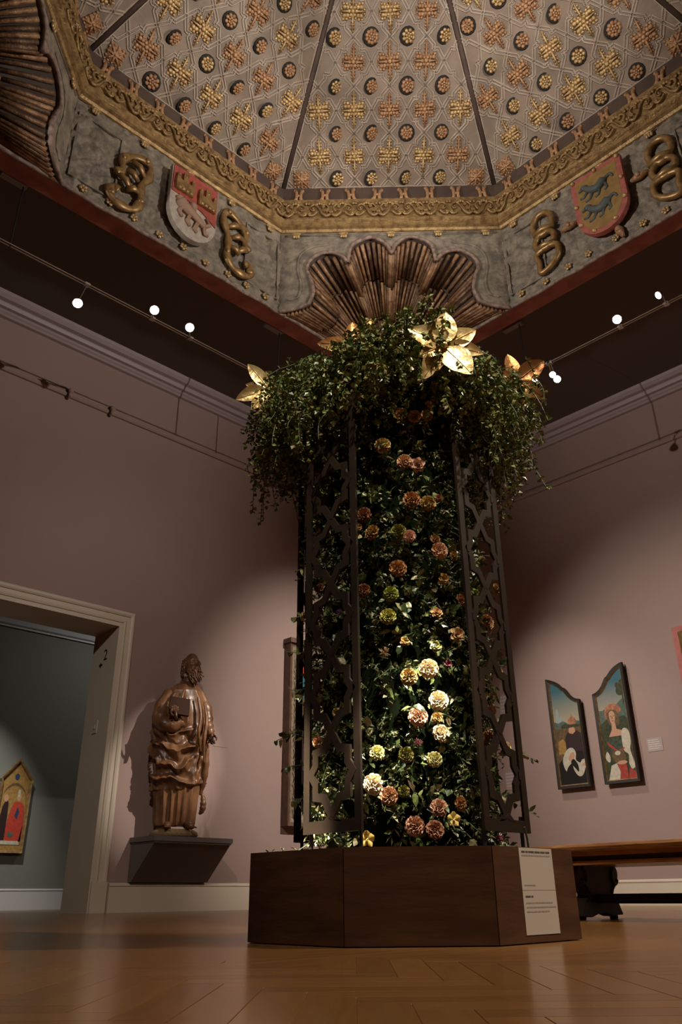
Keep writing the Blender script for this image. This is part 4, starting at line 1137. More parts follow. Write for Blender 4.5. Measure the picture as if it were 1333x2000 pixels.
# --- gilded magnolia sprays
def big_leaf(q, base, d, up_, L, W, curl=.25, cup=.25, seed=0):
    d = Vector(d).normalized(); s = d.cross(Vector(up_)).normalized(); n = s.cross(d); vs = []; NJ, NI = 10, 6
    for j in range(NJ+1):
        t = j/NJ; w = W*(sin(pi*min(1, t**.8))**.75)*(1 if t < .98 else .3)+.0006
        c = Vector(base)+d*(L*t)-n*(L*curl*t*t)
        for i in range(NI+1):
            x = -1+2*i/NI
            vs.append(c+s*(x*w)+n*(w*cup*x*x + .035*W*sin(j*2.1+seed)*abs(x) - .10*W*(1-abs(x))*0))
    fs = [(j*(NI+1)+i, j*(NI+1)+i+1, (j+1)*(NI+1)+i+1, (j+1)*(NI+1)+i) for j in range(NJ) for i in range(NI)]
    q.add(vs, fs)
    m = NI//2; q.tube([Vector(vs[j*(NI+1)+m])+n*.0012 for j in range(NJ)], [.0028*(1-.8*j/NJ) for j in range(NJ)], 5)
def magnolia(label, lat, fwd, z, leaves, m, size=1.0):
    base = C3+L2*lat+F2*fwd+Vector((0,0,z)); t = thing('magnolia_spray', label, 'gilded leaves', base, group=None)
    Zu = Vector((0,0,1)); tow = (-F2*.9+Vector((0,0,-.12))).normalized(); R_ = -L2; U_ = R_.cross(-tow).normalized() if 0 else tow.cross(R_).normalized()*-1
    if U_.z < 0: U_ = -U_
    for k, (ang, L, W, lean, curl) in enumerate(leaves):
        a = radians(ang); d = R_*cos(a)+U_*sin(a)+tow*lean
        q = MB(); big_leaf(q, base+d.normalized()*.012, d, tow, L*size, W*size, curl, .30 if k % 2 else .12, k)
        q.build('leaf', m, t, True)
    q = MB(); q.tube([base-tow*.05, base, base+tow*.012], [.006,.010,.012], 7); q.ball(base+tow*.014, .014*size, 8, 5); q.build('bud', m, t, True)
    q = MB(); q.tube([base-tow*.04, base-tow*.10+Vector((0,0,-.05)), C3+(base-C3)*.72+Vector((0,0,z*.28-.12))], .005, 6); q.build('twig', M_['stem'], t)
magnolia('large gold magnolia spray at the front top of the canopy', -.185, -.46, 1.985,
         [(84,.135,.046,.15,.15),(150,.135,.045,.3,.3),(30,.135,.040,.05,.1),(-8,.14,.034,.1,.25),(-55,.155,.054,.3,.1),(-122,.14,.040,.15,.25),(-155,.09,.028,.5,.5),(112,.085,.026,.5,.6)], M_['gold_leaf'])
magnolia('gold magnolia spray sticking out at the left of the canopy', .50, -.12, 2.03,
         [(125,.16,.030,.0,.2),(200,.135,.036,.3,.2),(235,.11,.032,.5,.3),(264,.135,.036,.3,.1),(300,.09,.026,.3,.3),(160,.10,.02,.0,.2)], M_['gold_leaf'])
magnolia('dim gold magnolia spray under the shell, left of the large one', .14, -.25, 2.14,
         [(165,.15,.036,.1,.3),(225,.12,.036,.3,.25),(270,.12,.036,.3,.2),(310,.11,.032,.3,.25),(20,.11,.03,.1,.2),(95,.13,.036,-.1,.1)], M_['bronze_leaf'])  # gold spray in the darker bronze material, its dimness put into the colour
magnolia('bronze magnolia spray at the right edge of the canopy', -.545, -.08, 2.09,
         [(100,.13,.032,.0,.15),(38,.15,.042,.05,.1),(-35,.13,.036,.2,.3),(160,.09,.026,.3,.4),(-80,.12,.03,.2,.2)], M_['bronze_leaf'])
magnolia('small bronze leaf spray standing against the shell at the canopy top', .10, -.08, 2.30,
         [(120,.10,.03,.1,.1),(75,.12,.032,.0,.1),(20,.09,.028,.1,.2)], M_['bronze_leaf'])

# --- the two printed sheets on the plinth
def scribble(q, U0, U1, z, h, O, U, V, rnd, mi=0, off=.0016):
    a = U0
    while a < U1-.003:
        wd = min(rnd.uniform(.006,.022)*h/.004, U1-a)
        q.prism([(a, z), (a+wd, z), (a+wd, z+h), (a, z+h)], O, U, V, off, off+.0003, mi)
        a += wd+h*.6
    return q
SY = FY-PA
for label, z0, z1, lines in (('upper white printed sheet on the right face of the plinth', .1345, .2455, [(.95,.93,.0052,'ink'),(.80,.93,.0036,'ink_grey'),(.10,.42,.003,'ink_grey')]),
                             ('lower white printed sheet on the right face of the plinth', .022, .1335, [(.84,.30,.0048,'ink'),(.70,.88,.0034,'ink_grey'),(.60,.96,.0034,'ink_grey'),(.50,.74,.0034,'ink_grey')])):
    x0, x1 = 2.092, 2.262
    t = thing('printed_sheet', label, 'sign', ((x0+x1)/2, SY, z0))
    q = MB(); q.prism([(x0,z0),(x1,z0),(x1,z1),(x0,z1)], (0, SY, 0), (1,0,0), (0,0,1), .0003, .0015); q.build('sheet', M_['white_card'], t)
    rnd = random.Random(int(z0*1000))
    for f, e, h, m in lines:
        q = MB(); zz = z0+(z1-z0)*min(f, .88); scribble(q, x0+.012, x0+(x1-x0)*e, zz, h, (0, SY, 0), (1,0,0), (0,0,1), rnd); q.build('text_line', M_[m], t)
# fallen bits of twig on the plinth rim
for k, (a, r_) in enumerate(((2.75,.47),(2.9,.46),(2.62,.465),(3.3,.46))):
    p = C3+Vector((r_*cos(a), r_*sin(a), PH-.001)); q = MB()
    q.tube([p, p+Vector((.006*cos(k), .006, .009)), p+Vector((.014*cos(k*2), .004, .014))], .0016, 5); leaf(q, p+Vector((0,0,.008)), Vector((cos(k),sin(k),.6)), Vector((0,0,1)), .014, .004)
    tag(q.build('fallen_twig', M_['stem'], org=p), ('tiny dry twig on the plinth rim, leftmost of the upright pair', 'tiny dry twig on the plinth rim, farther back of the upright pair', 'single tiny twig on the plinth rim below the retable', 'tiny leaf scrap on the plinth rim under the left screen')[k], 'twig', 'fallen twigs on the plinth rim')
# a dropped flower stem leaning at the right screen's foot
q = MB(); p = Vector((2.235, 1.485, PH-.001))
q.tube([p, p+Vector((-.012,-.006,.03)), p+Vector((-.026,-.01,.062))], .003, 6)
tag(q.build('leaning_stem', M_['stem'], org=p), 'bare green stem standing on the plinth at the right screen', 'stem')

# ================================================================== BENCH
t = thing('trestle_bench', 'low dark wooden trestle bench at the right wall side', 'bench', (4.28, 1.2, 0))
bx0, bx1, by0, by1 = 3.98, 4.60, -.25, 2.66
q = MB(); prof = [(.0,.318),(-.012,.326),(-.012,.34),(0,.352),(.03,.356)]
P = []
def loop(d, z): return [(bx0+d,by0+d,z),(bx1-d,by0+d,z),(bx1-d,by1-d,z),(bx0+d,by1-d,z)]
rows = [loop(d, z) for d, z in prof]; vs = [p for r in rows for p in r]
fs = [(i*4+k, i*4+(k+1) % 4, (i+1)*4+(k+1) % 4, (i+1)*4+k) for i in range(len(prof)-1) for k in range(4)]
fs += [(3,2,1,0), tuple((len(prof)-1)*4+k for k in range(4))]
q.add(vs, fs); q.build('seat', M_['bench_top'], t)
for d, z0, z1, nm in ((.035,.298,.318,'seat_moulding'),(.05,.275,.298,'apron'),(.04,.256,.275,'lower_moulding')):
    q = MB(); q.bx(bx0+d, bx1-d, by0+d, by1-d, z0, z1); q.build(nm, M_['bench_top'] if nm != 'apron' else M_['bench_dark'], t)
def lyre(y):
    half = [(.19,.256),(.205,.235),(.20,.20),(.175,.165),(.135,.135),(.125,.118),(.135,.105),(.17,.085),(.19,.05),(.205,.028),(.205,.018)]
    pts = [(x, z) for x, z in half]+[(.15,.018),(.12,.012),(.06,.025),(0,.03)]
    full_ = smooth_line(pts[:11], 3)+pts[11:]
    full_ = full_ + [(-x, z) for x, z in reversed(full_[:-1])]
    q = MB(); q.prism(full_, (4.29, y, 0), (1,0,0), (0,0,1), -.035, .035)
    o = q.build('trestle_leg', M_['bench_dark'], t)
    for s in (-1, 1):
        q = MB(); L = smooth_line([(s*.16,.25),(s*.135,.225),(s*.14,.185),(s*.165,.17),(s*.185,.19)], 4)
        q.tube([(4.29+x, y-.036, z) for x, z in L], .011, 6); q.tube([(4.29+x, y-.036, z) for x, z in smooth_line([(s*.115,.125),(s*.14,.16),(s*.18,.19)], 3)], .008, 6); q.build('carved_scroll', M_['bench_dark'], t, True)
    for s in (-1, 1):
        q = MB(); q.lathe([(.02,0),(.024,.006),(.02,.018)], (4.29+s*.165, y, 0), 10); q.build('foot_pad', M_['bench_dark'], t)
lyre(2.46); lyre(.1)
q = MB(); q.bx(4.255, 4.325, .1, 2.48, .075, .122); q.build('stretcher', M_['bench_dark'], t)

# ================================================================== WALL BRACKET AND STATUE
t = thing('wall_bracket', 'taupe wall bracket carrying the carved saint statue', 'bracket', (4.865, WY, .25))
x0, x1, yf = 4.40, 5.33, 7.08
q = MB(); q.bx(x0, x1, yf, WY, .615, .66); q.build('top_slab', M_['bracket'], t)
q = MB(); q.bx(x0+.012, x1-.012, yf+.012, WY, .600, .615); q.build('moulding', M_['bracket'], t)
q = MB()
q.add([(x0+.018,yf+.02,.60),(x1-.018,yf+.02,.60),(x1-.018,WY,.60),(x0+.018,WY,.60),(x0+.018,WY-.06,.262),(x1-.018,WY-.06,.262),(x1-.018,WY,.262),(x0+.018,WY,.262)],
      [(0,1,2,3),(7,6,5,4),(4,5,1,0),(5,6,2,1),(6,7,3,2),(7,4,0,3)])
q.build('corbel', M_['bracket'], t)

SX, SYY, SZ = 4.735, 7.27, .66
st = thing('saint_statue', 'carved walnut statue of a bearded robed man holding a book', 'statue', (SX, SYY, SZ), -.40)
def S3(x, y, z): return Vector((SX+x, SYY+y, SZ+z))
q = MB(); n = 26
q.lathe([(.20,.0),(.215,.02),(.205,.05),(.15,.075),(.02,.082)], S3(0,0,0), n)
q.v = [(SX+(x-SX)*1.12+.012*noise.noise(Vector((x*14,y*14,z*14))), SYY+(y-SYY)*.82, z+.012*noise.noise(Vector((x*11,y*11,3)))*(1 if z > SZ+.01 else 0)) for x, y, z in q.v]
q.build('rocky_base', M_['statue_base'], st, True)
KEY = [(.105,.205,.13,.0),(.14,.215,.14,.0),(.30,.225,.15,.0),(.50,.245,.155,.0),(.70,.265,.165,-.005),(.90,.285,.17,-.008),(1.05,.285,.175,-.005),(1.20,.27,.17,.0),(1.34,.245,.155,.005),(1.44,.20,.13,.012),(1.50,.13,.10,.02),(1.545,.075,.075,.028),(1.60,.062,.065,.035)]
def key(z):
    for a, b in zip(KEY, KEY[1:]):
        if z <= b[0]:
            f = max(0, (z-a[0])/(b[0]-a[0])); f = f*f*(3-2*f)*.6+f*.4
            return tuple(a[i]+(b[i]-a[i])*f for i in (1,2,3))
    return KEY[-1][1:]
def sharp(v): return 1-abs(v) if 0 else (abs(v)**.6)*(1 if v > 0 else -1)
def crest(v): return (1-abs(sin(v)))**1.4          # a sharp ridge between hollows
def fold(ph, z):
    """ph = 0 at the front (-y), positive towards +x"""
    f = 0.0
    edge = .40+.10*cos(ph-.4)-.05*cos(2*ph)          # hem of the mantle
    if z < edge:
        f += (.042*crest(8*ph+1.0*sin(3*ph)+.3) - .026)*min(1, (edge-z)*6+.4) - .012
    else:
        k = min(1, (edge+.1-z)*10) if z < edge+.1 else 0
        f += .008 + .014*max(0, k)
        lower = max(0, min(1, (1.10-z)*7)); front = max(.15, cos(ph*.6))
        wv = .085*noise.noise(Vector((ph*1.9, z*4.5, 2.2)))+.05*noise.noise(Vector((ph*4, z*9, 6.2)))
        bag = z + wv - .085*(ph+.25)**2*(abs(ph) < 2.2)
        vm = max(0, min(1, (ph-.15)/.4))*(ph < 2)
        f += lower*front*(1-.8*vm)*(.085*crest(pi*bag/.165) - .026)
        f += lower*vm*(.055*crest(4.5*ph+1.1*z+8*wv) - .02)
        bag2 = z*.9 + .11*ph + wv
        f += lower*front*(.034*crest(pi*bag2/.21+.6) - .012)
        f += lower*(1-front)*(.030*crest(5*ph+2*z) - .01)
        upper = 1-lower
        f += upper*(.026*crest(5.5*ph+2.6*z+.4*sin(z*9)) - .008)*min(1, max(0, (1.5-z)*6))
    return f
q = MB(); NP, NZ = 150, 210; vs = []
for j in range(NZ+1):
    z = .105+(1.60-.105)*j/NZ; a, bb, cxx = key(z)
    for i in range(NP):
        ph = -pi+2*pi*i/NP; g = fold(ph, z)
        wx = a+g; wy = bb+g*.9
        vs.append(S3(cxx+wx*sin(ph), -wy*cos(ph)*(1 if abs(ph) < pi/2 else .8), z))
fs = [(j*NP+i, j*NP+(i+1) % NP, (j+1)*NP+(i+1) % NP, (j+1)*NP+i) for j in range(NZ) for i in range(NP)]
fs += [tuple(range(NP-1,-1,-1)), tuple(NZ*NP+i for i in range(NP))]
q.add(vs, fs)
# arms in wide sleeves, grown out of the same body mesh
def limb(pts, rad, n=14):
    L = smooth_line([tuple(S3(*p)) for p in pts], 5); m = len(L)
    rr = []
    for i in range(m):
        tt = i/(m-1)*(len(rad)-1); k = min(int(tt), len(rad)-2); rr.append(rad[k]+(rad[k+1]-rad[k])*(tt-k)+.006*sin(i*1.7))
    q.tube(L, rr, n)
limb([(-.14,-.02,1.42),(-.225,-.05,1.26),(-.235,-.11,1.10),(-.13,-.185,1.05),(-.03,-.215,1.10)], [.07,.082,.088,.07,.045])
limb([(.15,-.01,1.42),(.235,-.03,1.26),(.255,-.06,1.12),(.275,-.12,1.03),(.285,-.15,.98)], [.065,.07,.062,.045,.032])
# mantle edges and hanging sleeve ends
def swag(pts, r):
    L = smooth_line([tuple(S3(*p)) for p in pts], 6); m = len(L)
    q.tube(L, [r*(.35+.65*sin(pi*i/(m-1)))*(1+.12*sin(i*1.9)) for i in range(m)], 8)
swag([(.11,-.19,1.36),(.15,-.215,1.16),(.14,-.225,.98),(.18,-.20,.80)], .018)
swag([(.19,-.15,1.32),(.225,-.165,1.12),(.21,-.18,.92),(.23,-.14,.70)], .020)
swag([(-.12,-.16,1.40),(-.17,-.18,1.28),(-.16,-.20,1.16),(-.21,-.16,1.06)], .018)
swag([(-.03,-.17,1.43),(-.06,-.20,1.32),(-.05,-.21,1.22)], .014)
swag([(.25,-.08,.99),(.265,-.08,.76),(.26,-.06,.56),(.235,-.04,.40)], .034)
swag([(.25,-.05,.42),(.265,-.06,.34),(.26,-.06,.26),(.235,-.04,.22)], .032)
swag([(-.24,-.02,1.0),(-.245,-.02,.75),(-.235,-.02,.5),(-.21,-.02,.3)], .026)
body = q.build('robed_body', M_['statue'], st, True)
# feet
for x, y, a in ((.10,-.11,.5),(-.08,-.10,-.2)):
    q = MB(); L = [S3(x, y+.03, .11), S3(x+.05*sin(a), y-.03, .105), S3(x+.10*sin(a), y-.08, .088)]
    q.tube(L, [.035,.036,.022], 10)
    for k in range(4): q.tube([L[2]+Vector(((k-1.5)*.012, .01, 0)), L[2]+Vector(((k-1.5)*.014+.02*sin(a), -.03, -.006))], [.010,.007], 6)
    q.build('foot', M_['statue'], st, True)
# head turned to the right: one surface with brow, sockets, nose, lips, ears
HCN = S3(.045, -.045, 1.735); TURN = .28
def head_pt(th, phi):
    """th from the crown down, phi = 0 at the face"""
    d = Vector((sin(th)*sin(phi), -sin(th)*cos(phi), cos(th)))
    r = Vector((.078*d.x, .098*d.y, .122*d.z))
    x = phi; z = r.z; fr = max(0, cos(phi))**2
    f = 0
    g = lambda a, s: math.exp(-(a/s)**2)
    f += .030*g(x, .13)*g(z+.006, .022)*1.0 + .016*g(x, .10)*g(z-.018, .022)          # nose
    f += .010*g(z-.036, .012)*g(x, .55)                                              # brow
    f -= .015*(g(x-.36, .17)+g(x+.36, .17))*g(z-.018, .014)                           # sockets
    f += .006*(g(x-.36, .09)+g(x+.36, .09))*g(z-.017, .008)                           # eyelids
    f += .008*(g(x-.55, .22)+g(x+.55, .22))*g(z+.012, .02)                            # cheeks
    f += .006*g(x, .25)*g(z+.046, .006) + .006*g(x, .22)*g(z+.060, .007) - .006*g(x, .25)*g(z+.053, .004)   # lips
    f += .014*(g(x-1.6, .12)+g(x+1.6, .12))*g(z-.005, .03)                            # ears
    r = r*(1+f/.09)
    c, s = cos(TURN), sin(TURN)
    return HCN + Vector((c*r.x-s*r.y*1, s*r.x+c*r.y, r.z)) if 0 else HCN + Vector((c*r.x - s*r.y, s*r.x + c*r.y, r.z))
q = MB(); NT, NPH = 40, 56; vs = []
for j in range(1, NT):
    for i in range(NPH): vs.append(head_pt(pi*j/NT, -pi+2*pi*i/NPH))
vs += [head_pt(.001, 0), head_pt(pi-.001, 0)]
fs = [(j*NPH+i, (j+1)*NPH+i, (j+1)*NPH+(i+1) % NPH, j*NPH+(i+1) % NPH) for j in range(NT-2) for i in range(NPH)]
T = (NT-1)*NPH
fs += [(T, i, (i+1) % NPH) for i in range(NPH)] + [(T+1, (NT-2)*NPH+(i+1) % NPH, (NT-2)*NPH+i) for i in range(NPH)]
q.add(vs, fs); q.build('head', M_['statue'], st, True)
rs = random.Random(2)
def face(phi, z, out=1.0):
    th = math.acos(max(-1, min(1, z/.122))); p = head_pt(th, phi); return HCN+(p-HCN)*out
def curls(name, spots, r, m):
    q = MB()
    for p, ln, drift in spots:
        L = []; a0 = rs.uniform(0, 6.28)
        for k in range(7):
            t = k/6; L.append(p+Vector((drift.x*t+.011*cos(a0+t*9), drift.y*t+.008*sin(a0+t*9), -ln*t)))
        q.tube(L, [r*(1-.55*k/6) for k in range(7)], 6)
    return q.build(name, m, st, True)
sp = []
for k in range(70):
    phi = rs.uniform(-1.15, 1.15); z = rs.uniform(-.105,-.045)
    sp.append((face(phi, z, 1.04), rs.uniform(.07,.17)*(1.1-.5*abs(phi)), Vector((rs.gauss(.01,.02), -.02, 0))))
for s in (-1, 1):
    for k in range(6): sp.append((face(s*rs.uniform(.12,.3), -.038, 1.06), .05, Vector((s*.03+.01, -.006, 0))))
curls('beard', sp, .0125, M_['statue'])
sp = []
for k in range(60):
    s = rs.choice((-1, 1)); phi = s*rs.uniform(1.25, 2.7); sp.append((face(phi, rs.uniform(-.03,.055), 1.06), rs.uniform(.08,.16), Vector((s*.012, .006, 0))))
curls('hair', sp, .0135, M_['statue'])
# the open book held against the chest
bt = bpy.data.objects.new('book', None); COL.objects.link(bt); bt.parent = st; ORG[bt.name] = tuple(S3(0,0,0))
Rb = Matrix.Rotation(.10, 3, 'Y') @ Matrix.Rotation(-.42, 3, 'X')
bc = S3(-.085, -.262, 1.235)
q = MB(); q.box(bc, (.205,.020,.205), R=Rb); q.build('cover', M_['statue_dark'], bt)
q = MB(); q.box(bc+Rb @ Vector((.0,.022,.004)), (.19,.028,.19), R=Rb); q.build('pages', M_['statue'], bt)
# hands: palm and five bent fingers each
def hand(name, P, R, curl, s=1.0, mir=1):
    q = MB(); f = lambda x, y, z: P + R @ (Vector((mir*x, y, z))*s)
    q.tube([f(0,0,-.045), f(0,0,-.015), f(0,0,.02), f(0,0,.045)], [.022*s,.030*s,.036*s,.030*s], 10, flat=.5)
    for k, (x, L) in enumerate(((-.026,.062),(-.009,.07),(.009,.066),(.026,.052))):
        L *= 1; a = curl; p0 = f(x, 0, .04); p1 = f(x*1.1, -.4*L*sin(a*.5), .04+.42*L*cos(a*.5)); p2 = f(x*1.1, -.4*L*sin(a*.5)-.32*L*sin(a), .04+.42*L*cos(a*.5)+.32*L*cos(a)); p3 = f(x*1.1, -.4*L*sin(a*.5)-.32*L*sin(a)-.26*L*sin(a*1.5), .04+.42*L*cos(a*.5)+.32*L*cos(a)+.26*L*cos(a*1.5))
        q.tube([p0, p1, p2, p3], [.0098*s,.0092*s,.0085*s,.006*s], 7)
    q.tube([f(-.026,-.004,-.012), f(-.048,-.016,.012), f(-.050,-.032,.034), f(-.042,-.044,.048)], [.0115*s,.0105*s,.0095*s,.007*s], 7)
    q.build(name, M_['statue'], st, True)
hand('right_hand', bc+Rb @ Vector((-.035,-.026,-.135)), Rb @ Matrix.Rotation(-.25, 3, 'Y'), .55, 1.0, 1)
hand('left_hand', S3(.288,-.165,.965), Matrix.Rotation(pi*.95, 3, 'X') @ Matrix.Rotation(pi, 3, 'Z'), .8, .95, 1)
q = MB()
for k in range(14): q.ball(S3(.292+rs.gauss(0,.018), -.20+rs.gauss(0,.012), .925+rs.gauss(0,.022)), .013, 6, 4)
q.build('held_cluster', M_['statue_dark'], st, True)

# ================================================================== PAINTINGS
def picture(name, label, cat, O, U, outline, mats, shapes, fw_=.03, depth=.05, stand=.0, gilt_in=.01, fmat_=None, base='sky', slip=None):
    """O = lower left corner on the wall, U = to the right as seen, V = up; shapes: (material index, polygon, layer)"""
    O = Vector(O); U = Vector(U); V = Vector((0,0,1))
    cx = sum(p[0] for p in outline)/len(outline)
    t = thing(name, label, cat, O+U*cx)
    n = len(outline); inn = inset(outline, fw_); inn2 = inset(outline, fw_-gilt_in)
    def ring(nm, A, B, d0, d1a, d1b, m):
        q = MB(); N = U.cross(V); G = lambda p, d: O+U*p[0]+V*p[1]+N*d
        vs = [G(p, d0) for p in A]+[G(p, d1a) for p in A]+[G(p, d1b) for p in B]+[G(p, d0) for p in B]
        fs = []
        for i in range(n):
            j = (i+1) % n
            fs += [(i, j, n+j, n+i), (n+i, n+j, 2*n+j, 2*n+i), (2*n+i, 2*n+j, 3*n+j, 3*n+i)]
        q.add(vs, fs); return q.build(nm, m, t)
    ring('frame', outline, inn2, stand, stand+depth, stand+depth*.9, fmat_ or M_['frame_dark'])
    ring('gilt_slip', inn2, inn, stand, stand+depth*.92, stand+depth*.5, slip or M_['frame_gold'])
    q = MB(); q.prism(inn2, O, U, V, stand, stand+depth*.45, 0)
    q.build('painted_board', PT[base], t)
    q = MB(); N = U.cross(V)
    for k, (mi, poly) in enumerate(shapes):
        d = stand+depth*.45+.0006+.00025*k
        q.add([O+U*a+V*b_+N*d for a, b_ in poly], [tuple(range(len(poly)))], mi)
    if shapes:
        o = q.build('painted_scene', mats, t); me = o.data; bm = bmesh.new(); bm.from_mesh(me); bmesh.ops.triangulate(bm, faces=bm.faces); bm.to_mesh(me); bm.free()
    if stand > 0:
        q = MB(); c = inset(outline, fw_*1.6); q.prism(c, O, U, V, 0, stand); q.build('batten', M_['frame_dark'], t)
    return t
def flatm(n, c, c2=None): return mat('paint_'+n, c, .55, col2=c2, scale=30, spec=.15) if c2 else mat('paint_'+n, c, .55, spec=.15)
PT = dict(sky=flatm('sky',(.09,.20,.27)), sky2=flatm('pale_sky',(.24,.28,.27)), cloud=flatm('cloud',(.38,.33,.26)), hill=flatm('hill',(.05,.08,.07),(.09,.12,.09)), tree=flatm('tree',(.022,.028,.016),(.05,.05,.02)),
          black=flatm('black_habit',(.012,.009,.008)), dark=flatm('dark_robe',(.03,.016,.016)), white=flatm('linen',(.47,.42,.33),(.38,.33,.25)), skin=flatm('skin',(.42,.23,.14)), red=flatm('red_cloth',(.33,.05,.035),(.24,.035,.025)),
          green=flatm('dark_brocade',(.02,.035,.025),(.06,.07,.04)), gold=flatm('gold_ground',(.33,.19,.06),(.24,.13,.04)), brown=flatm('brown_earth',(.13,.08,.035),(.08,.05,.025)), hat=flatm('hat',(.34,.17,.08),(.24,.07,.045)), blue=flatm('blue_cloth',(.025,.045,.09)), vermil=flatm('vermilion_robe',(.42,.05,.03),(.34,.04,.025)))
def sky_mat(name, lo, hi, z0, z1):
    m = mat(name, lo, .55, spec=.15); nt = m.node_tree; L = nt.links.new
    tc = nt.nodes.new('ShaderNodeTexCoord'); sx = nt.nodes.new('ShaderNodeSeparateXYZ'); mr = nt.nodes.new('ShaderNodeMapRange'); mx = nt.nodes.new('ShaderNodeMix'); mx.data_type = 'RGBA'
    L(tc.outputs['Object'], sx.inputs[0]); L(sx.outputs[2], mr.inputs[0]); mr.inputs[1].default_value = z0; mr.inputs[2].default_value = z1
    mx.inputs[6].default_value = (*lo, 1); mx.inputs[7].default_value = (*hi, 1); L(mr.outputs[0], mx.inputs[0]); L(mx.outputs[2], nt.nodes['Principled BSDF'].inputs['Base Color'])
    return m
PT['sky'] = sky_mat('paint_sky_fade', (.30,.25,.18), (.035,.10,.125), .80, 1.16)
PK = list(PT); PM = [PT[k] for k in PK]
def sh(k, *poly): return (PK.index(k), list(poly))
def shp(k, poly): return (PK.index(k), poly)
UR = (0,-1,0)      # to the right along the right wall
og = [(0,1.0),(.06,.985),(.15,.94),(.27,.86),(.37,.76),(.44,.66),(.50,.575),(.545,.555),(.575,.51),(.63,.39),(.70,.25),(.78,.14),(.88,.06),(1.0,.01)]
W1, H1, G1 = .44, 1.335, 1.015
out1 = [(0,0),(W1,0)] + [(W1*x, G1+(H1-G1)*y) for x, y in reversed(og)]
s1 = [
      shp('sky2', [(.07,.78),(.085,.92),(.10,.95),(.115,.92),(.12,.82),(.15,.86),(.165,.80),(.18,.76)]), shp('hill', [(.03,.62),(W1-.03,.62),(W1-.03,.76),(.33,.78),(.25,.74),(.17,.79),(.1,.77),(.03,.80)]),
      shp('hat', [(.24,.80),(.235,.77),(.26,.72),(.33,.72),(.35,.77),(.34,.80),(.30,.83),(.295,.86),(.285,.83)]), shp('tree', [(.14,.74),(.20,.76),(.24,.72),(.40,.73),(.41,.68),(.14,.68)]),
      shp('brown', [(.03,.30),(W1-.03,.30),(W1-.03,.70),(.03,.70)]), shp('gold', [(.06,.40),(.16,.40),(.18,.52),(.14,.58),(.07,.55)]),
      shp('skin', ell(.275,.66,.045,.055)), shp('dark', [(.17,.36),(W1-.03,.36),(W1-.03,.60),(.34,.66),(.28,.62),(.21,.645),(.17,.58)]), shp('tree', [(.20,.70),(.36,.70),(.35,.735),(.21,.735)]),
      shp('black', [(.03,.03),(W1-.03,.03),(W1-.03,.40),(.33,.42),(.20,.38),(.12,.36),(.03,.28)]),
      shp('white', smooth_line([(.10,.32),(.17,.44),(.25,.46),(.29,.40),(.28,.32),(.33,.28),(.36,.31),(.40,.31),(.40,.24),(.35,.14),(.29,.13),(.24,.20),(.22,.28),(.16,.24),(.13,.20)], 4, True)),
      shp('skin', smooth_line([(.18,.33),(.21,.39),(.26,.41),(.27,.36),(.22,.31)], 4, True)), shp('black', smooth_line([(.21,.29),(.25,.33),(.30,.26),(.30,.18),(.26,.22)], 4, True)), shp('skin', smooth_line([(.36,.26),(.41,.285),(.41,.25),(.37,.235)], 4, True))]
picture('altarpiece_wing', 'left arched altarpiece wing with a kneeling black robed figure', 'painting', (WX, 5.425, 1.255), UR, out1, PM, s1, .045, .045, .035, .014)
W2 = .44
out2 = [(0,0),(W2,0)] + [(W2*(1-x), G1+.02+(H1-G1)*y) for x, y in og]
s2 = [
      shp('hill', [(.03,.60),(W2-.03,.60),(W2-.03,.92),(.36,.94),(.28,.88),(.16,.86),(.09,.83),(.03,.84)]), shp('tree', [(.37,.86),(.385,.86),(.39,1.0),(.37,1.0)]),
      shp('tree', ell(.35,1.03,.05,.055)), shp('tree', ell(.385,1.10,.035,.06)), shp('tree', ell(.33,1.10,.03,.035)),
      shp('tree', [(.03,.03),(W2-.03,.03),(W2-.03,.68),(.36,.74),(.12,.72),(.03,.66)]),
      shp('hat', smooth_line([(.115,.74),(.13,.85),(.22,.90),(.31,.86),(.33,.80),(.27,.78),(.24,.82),(.17,.82),(.15,.74)], 4, True)), shp('brown', smooth_line([(.14,.72),(.15,.80),(.26,.82),(.29,.72),(.27,.64),(.17,.65)], 4, True)),
      shp('skin', smooth_line([(.17,.72),(.17,.79),(.21,.815),(.24,.78),(.235,.70),(.205,.665),(.18,.68)], 4, True)), shp('brown', [(.180,.755),(.198,.758),(.197,.750),(.182,.748)]), shp('brown', [(.216,.760),(.234,.757),(.232,.749),(.218,.751)]), shp('brown', [(.203,.755),(.207,.755),(.210,.722),(.199,.722)]), shp('red', [(.194,.703),(.218,.703),(.210,.694),(.201,.694)]), shp('skin', [(.13,.52),(.18,.60),(.19,.68),(.23,.68),(.24,.60),(.30,.58),(.30,.52)]),
      shp('green', [(.11,.36),(.12,.50),(.31,.52),(.30,.34)]), shp('white', smooth_line([(.29,.36),(.29,.54),(.33,.60),(.385,.56),(.39,.44),(.37,.36),(.385,.26),(.40,.17),(.36,.14),(.33,.20),(.34,.30)], 4, True)),
      shp('red', [(.09,.48),(.11,.42),(.22,.33),(.30,.37),(.31,.39),(.22,.36),(.13,.44)]), shp('white', smooth_line([(.05,.30),(.08,.36),(.11,.30),(.10,.24),(.07,.25)], 4, True)),
      shp('brown', [(.13,.30),(.14,.36),(.29,.36),(.31,.26),(.27,.20),(.18,.20)]), shp('white', ell(.21,.33,.035,.025)),
      shp('white', [(.05,.03),(.11,.20),(.18,.22),(.21,.12),(.19,.03)]), shp('red', smooth_line([(.19,.20),(.27,.22),(.30,.18),(.29,.03),(.20,.03),(.21,.12)], 3, True)), shp('skin', smooth_line([(.18,.215),(.22,.24),(.29,.24),(.31,.215),(.25,.20)], 4, True)), shp('red', [(.30,.03),(W2-.03,.03),(W2-.03,.10),(.33,.16)])]
